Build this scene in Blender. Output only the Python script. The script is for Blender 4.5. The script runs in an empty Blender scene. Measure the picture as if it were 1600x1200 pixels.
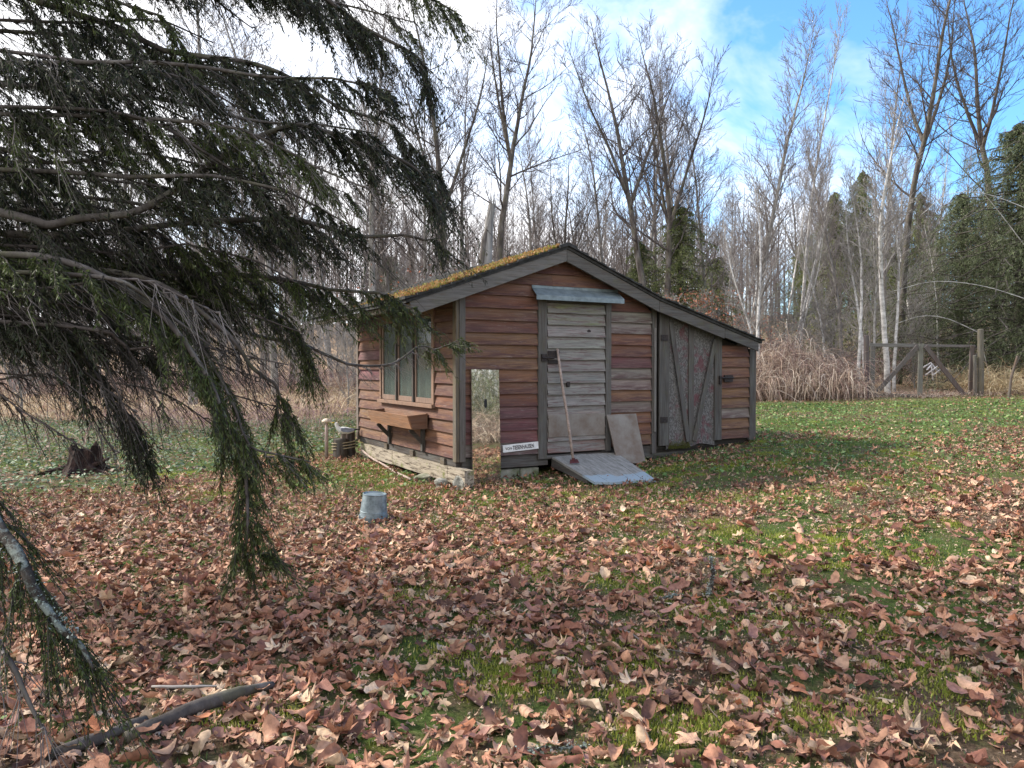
import bpy, math, random
import numpy as np
from mathutils import Matrix, Vector, Euler

random.seed(7)
rng = np.random.default_rng(7)
C = bpy.context.scene.collection
PI = math.pi
SC = bpy.context.scene

# ------------------------------------------------------------------ camera
F = 1200.0                      # focal length in units of 1/1600 picture width
PITCH = math.atan(28 / 1200.0)
CZ = 1.5
cam_d = bpy.data.cameras.new('camera')
cam_d.sensor_width = 36.0
cam_d.lens = 27.0
cam_d.clip_start = 0.05
cam_d.clip_end = 2000
cam = bpy.data.objects.new('camera', cam_d)
cam.location = (0, 0, CZ)
cam.rotation_euler = (PI / 2 - PITCH, 0, 0)
C.objects.link(cam)
SC.camera = cam

# ------------------------------------------------------------------ sky, sun, exposure
SUN_EL = math.radians(37)
SUN_AZ = math.radians(-72)      # from +Y (view direction) towards -X (left)
world = bpy.data.worlds.new('World')
SC.world = world
world.use_nodes = True
wn = world.node_tree.nodes
wl = world.node_tree.links
wn.clear()
w_out = wn.new('ShaderNodeOutputWorld')
w_bg = wn.new('ShaderNodeBackground')
w_sky = wn.new('ShaderNodeTexSky')
w_sky.sky_type = 'NISHITA'
w_sky.sun_disc = False
w_sky.sun_elevation = SUN_EL
w_sky.sun_rotation = SUN_AZ
w_sky.air_density = 1.0
w_sky.dust_density = 0.6
w_bg.inputs['Strength'].default_value = 0.122
w_tc = wn.new('ShaderNodeTexCoord')
w_map = wn.new('ShaderNodeMapping')
w_map.inputs['Scale'].default_value = (1.0, 1.0, 1.7)
w_map.inputs['Location'].default_value = (0.9, 0.4, 0.7)
w_n = wn.new('ShaderNodeTexNoise')
w_n.inputs['Scale'].default_value = 1.9
w_n.inputs['Detail'].default_value = 7
w_n.inputs['Roughness'].default_value = 0.58
w_n.inputs['Distortion'].default_value = 0.5
wl.new(w_tc.outputs['Generated'], w_map.inputs['Vector'])
wl.new(w_map.outputs['Vector'], w_n.inputs['Vector'])
w_dot = wn.new('ShaderNodeVectorMath')
w_dot.operation = 'DOT_PRODUCT'
w_dot.inputs[1].default_value = (-0.72, -0.50, -0.90)   # more cloud towards the sun side and low down
wl.new(w_tc.outputs['Generated'], w_dot.inputs[0])
w_add = wn.new('ShaderNodeMath')
w_add.operation = 'MULTIPLY_ADD'
w_add.inputs[1].default_value = 0.42
wl.new(w_dot.outputs['Value'], w_add.inputs[0])
wl.new(w_n.outputs['Fac'], w_add.inputs[2])
w_ramp = wn.new('ShaderNodeValToRGB')
w_ramp.color_ramp.elements[0].position = 0.10
w_ramp.color_ramp.elements[0].color = (0, 0, 0, 1)
w_ramp.color_ramp.elements[1].position = 0.31
w_ramp.color_ramp.elements[1].color = (1, 1, 1, 1)
wl.new(w_add.outputs[0], w_ramp.inputs[0])
w_tint = wn.new('ShaderNodeMix')
w_tint.data_type = 'RGBA'
w_tint.blend_type = 'MULTIPLY'
w_tint.inputs[0].default_value = 1.0
w_tint.inputs[7].default_value = (0.60, 0.98, 1.30, 1)
wl.new(w_sky.outputs['Color'], w_tint.inputs[6])
w_mix = wn.new('ShaderNodeMix')
w_mix.data_type = 'RGBA'
w_mix.inputs[7].default_value = (6.3, 6.3, 6.5, 1)
wl.new(w_ramp.outputs['Color'], w_mix.inputs[0])
wl.new(w_tint.outputs[2], w_mix.inputs[6])
wl.new(w_mix.outputs[2], w_bg.inputs['Color'])
wl.new(w_bg.outputs['Background'], w_out.inputs['Surface'])

sun_d = bpy.data.lights.new('sun', 'SUN')
sun_d.energy = 3.1
sun_d.angle = math.radians(10.0)
sun_d.color = (1.0, 0.93, 0.83)
sun = bpy.data.objects.new('sun', sun_d)
sd = Vector((math.sin(SUN_AZ) * math.cos(SUN_EL), math.cos(SUN_AZ) * math.cos(SUN_EL), math.sin(SUN_EL)))
sun.rotation_euler = sd.to_track_quat('Z', 'Y').to_euler()
sun.location = sd * 50
C.objects.link(sun)

SC.view_settings.view_transform = 'Standard'
SC.view_settings.look = 'None'
SC.view_settings.exposure = 1.22
SC.view_settings.gamma = 1.0
SC.view_settings.use_curve_mapping = False
SC.cycles.max_bounces = 6
SC.cycles.transparent_max_bounces = 8


# ------------------------------------------------------------------ helpers
def W(px, py, d):
    """point at depth d (metres along +Y) seen at a picture position"""
    x = (px - 800) / F
    y = -(py - 600) / F
    dy = math.cos(PITCH) + y * math.sin(PITCH)
    dz = -math.sin(PITCH) + y * math.cos(PITCH)
    return Vector((x / dy * d, d, CZ + dz / dy * d))


_S = np.array([-40, -3, 0, 2.2, 4.5, 6, 9, 15, 25, 60, 200.])
_Z = np.array([-.15, -.02, 0, .05, .22, .36, .46, .62, 1.0, 2.2, 5.0])


def gz(x, y):
    """height of the terrain"""
    x = np.asarray(x, float)
    y = np.asarray(y, float)
    s = .7 * x + .3 * y
    z = np.interp(s, _S, _Z)
    z = z + .018 * np.sin(x * 1.7 + .6 * y) * np.sin(y * 1.3 - .4 * x) + .010 * np.sin(x * 4.1) * np.cos(y * 3.7 + 1)
    far = np.clip((y - 45) / 100, 0, 1)
    return z + far * 9.0


def gzf(x, y):
    return float(gz(x, y))


def tag(o, label=None, cat=None, group=None, kind=None):
    if label: o['label'] = label
    if cat: o['category'] = cat
    if group: o['group'] = group
    if kind: o['kind'] = kind
    return o


def thing(name, label, cat, loc=(0, 0, 0), rz=0, group=None):
    o = bpy.data.objects.new(name, None)
    o.empty_display_size = .1
    C.objects.link(o)
    o.location = loc
    o.rotation_euler = (0, 0, rz)
    return tag(o, label, cat, group)


def np_mesh(name, V, Fs, cols=None, smooth=False):
    V = np.asarray(V, np.float32)
    Fs = np.asarray(Fs, np.int32)
    k = Fs.shape[1]
    me = bpy.data.meshes.new(name)
    me.vertices.add(len(V))
    me.vertices.foreach_set('co', V.ravel())
    me.loops.add(Fs.size)
    me.loops.foreach_set('vertex_index', Fs.ravel())
    me.polygons.add(len(Fs))
    me.polygons.foreach_set('loop_start', np.arange(0, Fs.size, k, dtype=np.int32))
    if smooth:
        me.polygons.foreach_set('use_smooth', np.ones(len(Fs), bool))
    if cols is not None:
        a = me.color_attributes.new('Col', 'FLOAT_COLOR', 'POINT')
        c = np.ones((len(V), 4), np.float32)
        c[:, :3] = cols
        a.data.foreach_set('color', c.ravel())
    me.update(calc_edges=True)
    return me


def link(name, me, mat=None, parent=None, color=None):
    o = bpy.data.objects.new(name, me)
    C.objects.link(o)
    if mat is not None and len(me.materials) == 0:
        me.materials.append(mat)
    if parent is not None:
        o.parent = parent
    if color is not None:
        o.color = (*color, 1)
    return o


class MB:
    """collects simple solids into one mesh"""
    def __init__(s):
        s.v = []
        s.f = []

    def hexa(s, pts):
        n = len(s.v)
        s.v += [tuple(p) for p in pts]
        for q in ((0, 3, 2, 1), (4, 5, 6, 7), (0, 1, 5, 4), (1, 2, 6, 5), (2, 3, 7, 6), (3, 0, 4, 7)):
            s.f.append(tuple(n + i for i in q))
        return s

    def box(s, x0, x1, y0, y1, z0, z1):
        return s.hexa([(x0, y0, z0), (x1, y0, z0), (x1, y1, z0), (x0, y1, z0), (x0, y0, z1), (x1, y0, z1), (x1, y1, z1), (x0, y1, z1)])

    def bar(s, a, b, w, h, up=(0, 0, 1)):
        """rectangular bar from a to b, w across, h along up"""
        a = Vector(a)
        b = Vector(b)
        d = (b - a).normalized()
        r = d.cross(Vector(up))
        if r.length < 1e-4: r = d.cross(Vector((1, 0, 0)))
        r.normalize()
        u = r.cross(d).normalized()
        r *= w / 2
        u *= h / 2
        return s.hexa([a - r - u, a + r - u, a + r + u, a - r + u, b - r - u, b + r - u, b + r + u, b - r + u])

    def tube(s, pts, rad, n=8, cap=True):
        pts = [Vector(p) for p in pts]
        rs = rad if hasattr(rad, '__len__') else [rad] * len(pts)
        base = len(s.v)
        for i, p in enumerate(pts):
            d = (pts[min(i + 1, len(pts) - 1)] - pts[max(i - 1, 0)]).normalized()
            r = d.cross(Vector((0.13, 0.07, 1)))
            if r.length < .05: r = d.cross(Vector((1, 0.1, 0)))
            r.normalize()
            u = r.cross(d)
            for k in range(n):
                a = 2 * PI * k / n
                s.v.append(tuple(p + r * math.cos(a) * rs[i] + u * math.sin(a) * rs[i]))
        for i in range(len(pts) - 1):
            for k in range(n):
                a = base + i * n + k
                b = base + i * n + (k + 1) % n
                s.f.append((a, b, b + n, a + n))
        if cap:
            s.f.append(tuple(base + k for k in reversed(range(n))))
            s.f.append(tuple(base + (len(pts) - 1) * n + k for k in range(n)))
        return s

    def lathe(s, prof, n=24, c=(0, 0, 0)):
        base = len(s.v)
        for r, z in prof:
            for k in range(n):
                a = 2 * PI * k / n
                s.v.append((c[0] + r * math.cos(a), c[1] + r * math.sin(a), c[2] + z))
        for i in range(len(prof) - 1):
            for k in range(n):
                a = base + i * n + k
                b = base + i * n + (k + 1) % n
                s.f.append((a, b, b + n, a + n))
        s.f.append(tuple(base + k for k in reversed(range(n))))
        s.f.append(tuple(base + (len(prof) - 1) * n + k for k in range(n)))
        return s

    def build(s, name, mat, parent=None, color=None, smooth=False, bevel=0.0):
        me = bpy.data.meshes.new(name)
        me.from_pydata(s.v, [], s.f)
        me.update()
        if smooth:
            for p in me.polygons: p.use_smooth = True
        o = link(name, me, mat, parent, color)
        if bevel:
            m = o.modifiers.new('bevel', 'BEVEL')
            m.width = bevel
            m.segments = 1
            m.limit_method = 'ANGLE'
        return o


# ------------------------------------------------------------------ materials
def mat_new(name):
    m = bpy.data.materials.new(name)
    m.use_nodes = True
    nt = m.node_tree
    b = nt.nodes['Principled BSDF']
    return m, nt, b


def noise(nt, vec, scale, detail=4, rough=.55, dist=0.0):
    n = nt.nodes.new('ShaderNodeTexNoise')
    n.inputs['Scale'].default_value = scale
    n.inputs['Detail'].default_value = detail
    n.inputs['Roughness'].default_value = rough
    n.inputs['Distortion'].default_value = dist
    if vec is not None: nt.links.new(vec, n.inputs['Vector'])
    return n.outputs['Fac']


def mapping(nt, vec, scale=(1, 1, 1), loc=None):
    n = nt.nodes.new('ShaderNodeMapping')
    n.inputs['Scale'].default_value = scale
    nt.links.new(vec, n.inputs['Vector'])
    if loc is not None: nt.links.new(loc, n.inputs['Location'])
    return n.outputs['Vector']


def ramp(nt, fac, stops):
    n = nt.nodes.new('ShaderNodeValToRGB')
    e = n.color_ramp.elements
    while len(e) < len(stops): e.new(.5)
    for i, (p, c) in enumerate(stops):
        e[i].position = p
        e[i].color = (*c, 1) if len(c) == 3 else c
    nt.links.new(fac, n.inputs[0])
    return n.outputs['Color']


def mix(nt, fac, a, b, blend='MIX'):
    n = nt.nodes.new('ShaderNodeMix')
    n.data_type = 'RGBA'
    n.blend_type = blend
    for i, s in ((0, fac), (6, a), (7, b)):
        if isinstance(s, (int, float)):
            n.inputs[i].default_value = s
        elif isinstance(s, tuple):
            n.inputs[i].default_value = (*s, 1)
        else:
            nt.links.new(s, n.inputs[i])
    return n.outputs[2]


def mth(nt, op, a, b=None, clamp=False):
    n = nt.nodes.new('ShaderNodeMath')
    n.operation = op
    n.use_clamp = clamp
    for i, s in ((0, a), (1, b)):
        if s is None: continue
        if isinstance(s, (int, float)): n.inputs[i].default_value = s
        else: nt.links.new(s, n.inputs[i])
    return n.outputs[0]


def bump(nt, b, h, strength=.4, dist=.01):
    n = nt.nodes.new('ShaderNodeBump')
    n.inputs['Strength'].default_value = strength
    n.inputs['Distance'].default_value = dist
    nt.links.new(h, n.inputs['Height'])
    nt.links.new(n.outputs['Normal'], b.inputs['Normal'])


def oc(nt):
    n = nt.nodes.new('ShaderNodeTexCoord')
    return n.outputs['Object']


def obinfo(nt):
    return nt.nodes.new('ShaderNodeObjectInfo')


def wood(name, axis, stain=None, stain_amt=.5, grey_amt=.5, rough=.85, purple=0.0, tint=(.30, .29, .27), moss=0.0, lap=False):
    """weathered board: object colour is the board's own tone, grain runs along axis"""
    m, nt, b = mat_new(name)
    o = oc(nt)
    oi = obinfo(nt)
    s_g = [110, 110, 110]; s_g[axis] = 3.0
    s_s = [16, 16, 16]; s_s[axis] = 1.9
    comb = nt.nodes.new('ShaderNodeCombineXYZ')
    r = mth(nt, 'MULTIPLY', oi.outputs['Random'], 37.0)
    for i in range(3): nt.links.new(r, comb.inputs[i])
    va = mapping(nt, o, tuple(s_g), comb.outputs[0])
    vb = mapping(nt, o, tuple(s_s), comb.outputs[0])
    grain = noise(nt, va, 1.0, 5, .65)
    blot = noise(nt, vb, 1.0, 5, .65, .15)
    vb2 = mapping(nt, o, tuple(x * 1.7 for x in s_s), comb.outputs[0])
    blot2 = noise(nt, vb2, 1.3, 6, .7, .2)
    col = oi.outputs['Color']
    gfac = ramp(nt, blot, [(.5 - .28 * grey_amt, (0, 0, 0)), (.72 - .25 * grey_amt, (1, 1, 1))])
    gf = mth(nt, 'MULTIPLY', gfac, min(1, grey_amt * 1.3))
    col = mix(nt, gf, col, tint)
    if stain:
        sf = ramp(nt, blot2, [(.50, (0, 0, 0)), (.62, (1, 1, 1))])
        fac = mth(nt, 'MULTIPLY', sf, stain_amt)
        if lap:
            at = nt.nodes.new('ShaderNodeAttribute')
            at.attribute_name = 'Col'
            sp_ = nt.nodes.new('ShaderNodeSeparateColor')
            nt.links.new(at.outputs['Color'], sp_.inputs[0])
            lo = ramp(nt, mth(nt, 'ADD', sp_.outputs[0], mth(nt, 'MULTIPLY', mth(nt, 'SUBTRACT', blot, .5), .9)), [(.30, (.12, .12, .12)), (.75, (1, 1, 1))])
            fac = mth(nt, 'MULTIPLY', mth(nt, 'MULTIPLY', ramp(nt, blot2, [(.36, (0, 0, 0)), (.56, (1, 1, 1))]), stain_amt), lo)
        col = mix(nt, fac, col, stain)
        if lap:
            scuff = ramp(nt, noise(nt, mapping(nt, o, tuple(x * 3 for x in s_s), comb.outputs[0]), 1.0, 6, .75), [(.60, (0, 0, 0)), (.68, (1, 1, 1))])
            col = mix(nt, mth(nt, 'MULTIPLY', scuff, .55), col, (.30, .26, .235))
    if moss:
        mf = ramp(nt, noise(nt, mapping(nt, o, (6, 6, 6)), 1.0, 5, .7), [(.55, (0, 0, 0)), (.68, (1, 1, 1))])
        col = mix(nt, mth(nt, 'MULTIPLY', mf, moss), col, (.14, .16, .04))
    gcol = ramp(nt, grain, [(.25, (.45, .45, .45)), (.5, (.95, .95, .95)), (.75, (1.3, 1.3, 1.3))])
    col = mix(nt, 1.0, col, gcol, 'MULTIPLY')
    nt.links.new(col, b.inputs['Base Color'])
    b.inputs['Roughness'].default_value = rough
    b.inputs['Specular IOR Level'].default_value = .25
    bump(nt, b, grain, .6, .004)
    return m


M = {}
for i, ax in enumerate('xyz'):
    M['siding_' + ax] = wood('stained_siding_' + ax, i, stain=(.085, .042, .044), stain_amt=.78, grey_amt=.30, tint=(.21, .17, .145), lap=True)
    M['old_' + ax] = wood('weathered_timber_' + ax, i, stain=(.10, .075, .06), stain_amt=.5, grey_amt=.5, tint=(.13, .13, .125), moss=.15)
    M['door_' + ax] = wood('grey_board_' + ax, i, stain=(.12, .055, .055), stain_amt=.6, grey_amt=.75, tint=(.225, .215, .20))
M['beam'] = wood('peeling_beam', 1, stain=(.07, .05, .035), stain_amt=1.0, grey_amt=.5, tint=(.33, .29, .24), moss=.8)


def plain(name, col, rough=.7, metal=0.0, var=.25, scale=8, bstr=.3, spec=.4, col2=None):
    m, nt, b = mat_new(name)
    o = oc(nt)
    n = noise(nt, o, scale, 6, .65)
    c2 = col2 if col2 else tuple(c * (1 - var) for c in col)
    c = ramp(nt, n, [(.35, c2), (.65, tuple(min(1, x * (1 + var * .5)) for x in col))])
    nt.links.new(c, b.inputs['Base Color'])
    b.inputs['Roughness'].default_value = rough
    b.inputs['Metallic'].default_value = metal
    b.inputs['Specular IOR Level'].default_value = spec
    bump(nt, b, noise(nt, o, scale * 6, 4), bstr, .004)
    return m


M['metal_dark'] = plain('rusty_iron', (.05, .04, .038), .6, .6, .4, 30)
M['galv'] = plain('galvanized_steel', (.26, .32, .35), .45, .45, .35, 14, .12, col2=(.13, .17, .19))
M['awning'] = plain('grey_flashing', (.22, .27, .29), .55, .3, .3, 9, .1)
M['concrete'] = plain('mossy_concrete', (.26, .25, .22), .95, 0, .5, 7, .8, col2=(.10, .12, .06))
M['stone'] = plain('rough_stone', (.30, .30, .27), .95, 0, .5, 12, .9)
M['curtain'] = plain('pale_green_curtain', (.17, .25, .22), .9, 0, .25, 5, .1)
M['white'] = plain('white_paint', (.75, .75, .73), .6, 0, .15, 20, .1)
M['bird_grey'] = plain('painted_grey_wing', (.25, .28, .36), .6, 0, .25, 25, .1)
M['black'] = plain('black_paint', (.012, .012, .014), .6, 0, .2, 30, .05)
M['yellow'] = plain('yellow_paint', (.6, .4, .05), .6, 0, .2, 30, .05)
M['rope'] = plain('old_rope', (.36, .30, .20), .95, 0, .4, 60, .8)
M['pale_pole'] = plain('pale_stick', (.36, .28, .24), .85, 0, .4, 22, .4)
M['ply'] = plain('grey_plywood', (.22, .205, .185), .9, 0, .3, 4, .4, col2=(.165, .125, .10))
M['interior'] = plain('dark_interior', (.03, .025, .02), .9)
M['debris'] = plain('pale_plastic_pipe', (.75, .73, .75), .5, 0, .1, 12, .05)
M['tar'] = plain('old_shingle', (.045, .045, .045), .95, 0, .5, 14, .9, col2=(.02, .02, .018))

# ramp: grey board with pale blue paint left at the low end
m, nt, b = mat_new('ramp_surface')
o = oc(nt)
g = noise(nt, mapping(nt, o, (30, 4, 30)), 1, 5, .65)
bl = noise(nt, o, 16, 6, .7)
c = ramp(nt, g, [(.3, (.17, .165, .15)), (.7, (.36, .35, .33))])
spots = ramp(nt, bl, [(.62, (0, 0, 0)), (.68, (1, 1, 1))])
sep = nt.nodes.new('ShaderNodeSeparateXYZ')
nt.links.new(o, sep.inputs[0])
edge = mth(nt, 'ADD', sep.outputs[1], mth(nt, 'MULTIPLY', noise(nt, o, 3.5, 5, .7), .5))
ef = ramp(nt, mth(nt, 'ADD', mth(nt, 'MULTIPLY', edge, -1.0), -.12), [(.5, (0, 0, 0)), (.54, (1, 1, 1))])
c = mix(nt, ef, c, (.30, .37, .42))
c = mix(nt, spots, c, (.08, .075, .065))
nt.links.new(c, b.inputs['Base Color'])
b.inputs['Roughness'].default_value = .85
bump(nt, b, bl, .5, .006)
M['ramp'] = m

# strand board of the lean-to door, grey with wine red remains of paint
m, nt, b = mat_new('strand_board')
o = oc(nt)
v = nt.nodes.new('ShaderNodeTexVoronoi')
v.inputs['Scale'].default_value = 60
v.inputs['Randomness'].default_value = 1
nt.links.new(mapping(nt, o, (1.6, 1, .8)), v.inputs['Vector'])
sp = nt.nodes.new('ShaderNodeSeparateColor')
nt.links.new(v.outputs['Color'], sp.inputs[0])
c = ramp(nt, sp.outputs[0], [(.1, (.07, .065, .062)), (.5, (.115, .11, .105)), (.95, (.18, .175, .17))])
rf = ramp(nt, noise(nt, o, 3.2, 6, .7, .5), [(.52, (0, 0, 0)), (.60, (1, 1, 1))])
c = mix(nt, mth(nt, 'MULTIPLY', rf, .7), c, (.12, .03, .04))
nt.links.new(c, b.inputs['Base Color'])
b.inputs['Roughness'].default_value = .9
bump(nt, b, v.outputs['Distance'], .5, .006)
M['osb'] = m

m, nt, b = mat_new('mirror_silvering')
b.inputs['Base Color'].default_value = (.86, .88, .86, 1)
b.inputs['Metallic'].default_value = 1
b.inputs['Roughness'].default_value = .02
sm = ramp(nt, noise(nt, oc(nt), 9, 6, .7), [(.35, (.50, .50, .46)), (.62, (.80, .82, .79))])
nt.links.new(sm, b.inputs['Base Color'])
du = nt.nodes.new('ShaderNodeBsdfDiffuse')
du.inputs['Color'].default_value = (.32, .29, .24, 1)
ms = nt.nodes.new('ShaderNodeMixShader')
nt.links.new(mth(nt, 'MULTIPLY', noise(nt, oc(nt), 30, 5, .7), .22), ms.inputs[0])
nt.links.new(b.outputs[0], ms.inputs[1])
nt.links.new(du.outputs[0], ms.inputs[2])
nt.links.new(ms.outputs[0], nt.nodes['Material Output'].inputs['Surface'])
M['mirror'] = m

m, nt, b = mat_new('window_glass')
b.inputs['Base Color'].default_value = (.9, .95, .93, 1)
b.inputs['Base Color'].default_value = (.10, .13, .12, 1)
b.inputs['Roughness'].default_value = .04
b.inputs['Alpha'].default_value = .45
b.inputs['Specular IOR Level'].default_value = .4
M['glass'] = m


def attr_mat(name, rough=.8, trans=.25, spec=.2, var=.0, scale=30):
    m, nt, b = mat_new(name)
    a = nt.nodes.new('ShaderNodeAttribute')
    a.attribute_name = 'Col'
    oi = obinfo(nt)
    c = mix(nt, 1.0, a.outputs['Color'], oi.outputs['Color'], 'MULTIPLY')
    if var:
        f = ramp(nt, noise(nt, oc(nt), scale, 4, .6), [(.3, (1 - var,) * 3), (.7, (1 + var,) * 3)])
        c = mix(nt, 1.0, c, f, 'MULTIPLY')
    nt.links.new(c, b.inputs['Base Color'])
    b.inputs['Roughness'].default_value = rough
    b.inputs['Specular IOR Level'].default_value = spec
    if trans:
        t = nt.nodes.new('ShaderNodeBsdfTranslucent')
        nt.links.new(c, t.inputs['Color'])
        ms = nt.nodes.new('ShaderNodeMixShader')
        ms.inputs[0].default_value = trans
        nt.links.new(b.outputs[0], ms.inputs[1])
        nt.links.new(t.outputs[0], ms.inputs[2])
        nt.links.new(ms.outputs[0], nt.nodes['Material Output'].inputs['Surface'])
    return m


M['leaf'] = attr_mat('dead_leaf', .65, .12, .35, .35, 40)
M['needle'] = attr_mat('conifer_foliage', .6, .2, .3)
M['grass'] = attr_mat('grass_blade', .6, .25, .3)
M['twigs'] = attr_mat('twig_bark', .85, 0, .2)


def bark(name, c0, c1, c2, scale=6, stretch=.25, lich=None, la=.5):
    m, nt, b = mat_new(name)
    o = oc(nt)
    n = noise(nt, mapping(nt, o, (1, 1, stretch)), scale, 7, .7)
    c = ramp(nt, n, [(.3, c0), (.5, c1), (.7, c2)])
    if lich:
        f = ramp(nt, noise(nt, o, scale * .7, 6, .7), [(.5, (0, 0, 0)), (.58, (1, 1, 1))])
        c = mix(nt, mth(nt, 'MULTIPLY', f, la), c, lich)
    nt.links.new(c, b.inputs['Base Color'])
    b.inputs['Roughness'].default_value = .9
    b.inputs['Specular IOR Level'].default_value = .15
    bump(nt, b, n, .8, .02)
    return m


M['bark_grey'] = bark('grey_bark', (.08, .075, .07), (.23, .22, .205), (.42, .40, .385), 5, .3)
M['bark_dark'] = bark('dark_bark', (.03, .025, .022), (.095, .082, .075), (.20, .185, .17), 5, .3, (.10, .10, .05), .4)
M['bark_white'] = bark('pale_alder_bark', (.12, .11, .10), (.45, .44, .43), (.75, .74, .73), 4, 1.4)
M['bark_lichen'] = bark('lichened_bark', (.018, .016, .014), (.05, .042, .036), (.10, .09, .08), 22, .8, (.20, .23, .21), .8)
M['twig_grey'] = plain('grey_twig', (.21, .185, .175), .9, 0, .3, 2, .2, .15)
M['twig_dark'] = plain('dark_twig', (.10, .085, .08), .9, 0, .3, 2, .2, .15)
M['twig_pale'] = plain('pale_twig', (.30, .28, .265), .9, 0, .3, 2, .2, .15)
M['twig_spruce'] = plain('spruce_twig', (.06, .053, .047), .9, 0, .4, 9, .3, .15)
M['snag'] = bark('silvered_dead_wood', (.06, .055, .05), (.24, .23, .22), (.42, .41, .40), 8, .12)

# ground
m, nt, b = mat_new('woodland_floor')
o = oc(nt)
big = noise(nt, o, .55, 5, .6, .4)
mid = noise(nt, o, 3.0, 6, .65, .3)
fine = noise(nt, o, 45, 6, .75)
soil = ramp(nt, fine, [(.3, (.05, .034, .022)), (.55, (.16, .11, .07)), (.75, (.34, .25, .17))])
green = ramp(nt, fine, [(.3, (.03, .05, .012)), (.55, (.09, .13, .03)), (.75, (.20, .23, .08))])
moss = ramp(nt, fine, [(.3, (.08, .10, .01)), (.6, (.24, .27, .03)), (.8, (.36, .36, .07))])
gm = ramp(nt, mth(nt, 'ADD', mth(nt, 'MULTIPLY', big, .5), mth(nt, 'MULTIPLY', mid, .5)), [(.44, (0, 0, 0)), (.54, (1, 1, 1))])
c = mix(nt, gm, soil, green)
mm = ramp(nt, noise(nt, mapping(nt, o, (1, 1, 1)), 1.35, 5, .65, .2), [(.58, (0, 0, 0)), (.66, (1, 1, 1))])
c = mix(nt, mm, c, moss)
# away from the yard the ground is old leaves and straw
sep = nt.nodes.new('ShaderNodeSeparateXYZ')
nt.links.new(o, sep.inputs[0])
dist = mth(nt, 'ADD', sep.outputs[1], mth(nt, 'MULTIPLY', big, 5.0))
ff = ramp(nt, mth(nt, 'MULTIPLY', dist, .01), [(.225, (0, 0, 0)), (.255, (1, 1, 1))])
straw = ramp(nt, fine, [(.3, (.16, .10, .06)), (.55, (.36, .26, .17)), (.75, (.52, .40, .28))])
c = mix(nt, ff, c, straw)
nt.links.new(c, b.inputs['Base Color'])
b.inputs['Roughness'].default_value = .95
b.inputs['Specular IOR Level'].default_value = .1
bump(nt, b, fine, .9, .03)
M['ground'] = m


# ------------------------------------------------------------------ ground sheet
def grid_axis(lo, hi, fine_lo, fine_hi, step):
    a = list(np.arange(fine_lo, fine_hi + 1e-6, step))
    x = fine_hi
    s = step
    while x < hi:
        s *= 1.22
        x += s
        a.append(min(x, hi))
    x = fine_lo
    s = step
    pre = []
    while x > lo:
        s *= 1.22
        x -= s
        pre.append(max(x, lo))
    return np.array(pre[::-1] + a)


gx = grid_axis(-600, 600, -10, 14, .16)
gy = grid_axis(-60, 900, -1, 24, .16)
XX, YY = np.meshgrid(gx, gy)
ZZ = gz(XX, YY) + .012 * np.sin(XX * 9 + np.sin(YY * 7)) * np.sin(YY * 8.3) * (YY < 25)
V = np.stack([XX.ravel(), YY.ravel(), ZZ.ravel()], 1)
nx, ny = len(gx), len(gy)
idx = np.arange(nx * ny).reshape(ny, nx)
Q = np.stack([idx[:-1, :-1].ravel(), idx[:-1, 1:].ravel(), idx[1:, 1:].ravel(), idx[1:, :-1].ravel()], 1)
ground = link('ground', np_mesh('ground', V, Q, smooth=True), M['ground'])
tag(ground, 'mossy yard floor and woodland ground under the leaves', kind='structure')


# ------------------------------------------------------------------ scatter helper
def vnoise(x, y, s, seed=0):
    """cheap smooth value noise 0..1"""
    r = np.random.default_rng(seed)
    T = r.random((64, 64))
    X = np.asarray(x) / s + 1000
    Y = np.asarray(y) / s + 1000
    ix = np.floor(X).astype(int)
    iy = np.floor(Y).astype(int)
    fx = X - ix
    fy = Y - iy
    fx = fx * fx * (3 - 2 * fx)
    fy = fy * fy * (3 - 2 * fy)
    a = T[iy % 64, ix % 64]
    b_ = T[iy % 64, (ix + 1) % 64]
    c_ = T[(iy + 1) % 64, ix % 64]
    d_ = T[(iy + 1) % 64, (ix + 1) % 64]
    return (a * (1 - fx) + b_ * fx) * (1 - fy) + (c_ * (1 - fx) + d_ * fx) * fy


def rots(N, tilt, r=rng, flip=.5):
    """random rotation matrices: spin about z, then tilt by up to tilt rad, half of them upside down"""
    a = r.random(N) * 2 * PI
    t = np.abs(r.normal(0, tilt, N))
    t = np.where(r.random(N) < flip, t, PI - t)
    p = r.random(N) * 2 * PI
    ca, sa = np.cos(a), np.sin(a)
    Rz = np.zeros((N, 3, 3))
    Rz[:, 0, 0] = ca; Rz[:, 0, 1] = -sa; Rz[:, 1, 0] = sa; Rz[:, 1, 1] = ca; Rz[:, 2, 2] = 1
    kx, ky = np.cos(p), np.sin(p)
    ct, st = np.cos(t), np.sin(t)
    Rt = np.zeros((N, 3, 3))
    Rt[:, 0, 0] = ct + kx * kx * (1 - ct); Rt[:, 0, 1] = kx * ky * (1 - ct); Rt[:, 0, 2] = ky * st
    Rt[:, 1, 0] = kx * ky * (1 - ct); Rt[:, 1, 1] = ct + ky * ky * (1 - ct); Rt[:, 1, 2] = -kx * st
    Rt[:, 2, 0] = -ky * st; Rt[:, 2, 1] = kx * st; Rt[:, 2, 2] = ct
    return Rt @ Rz


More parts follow.
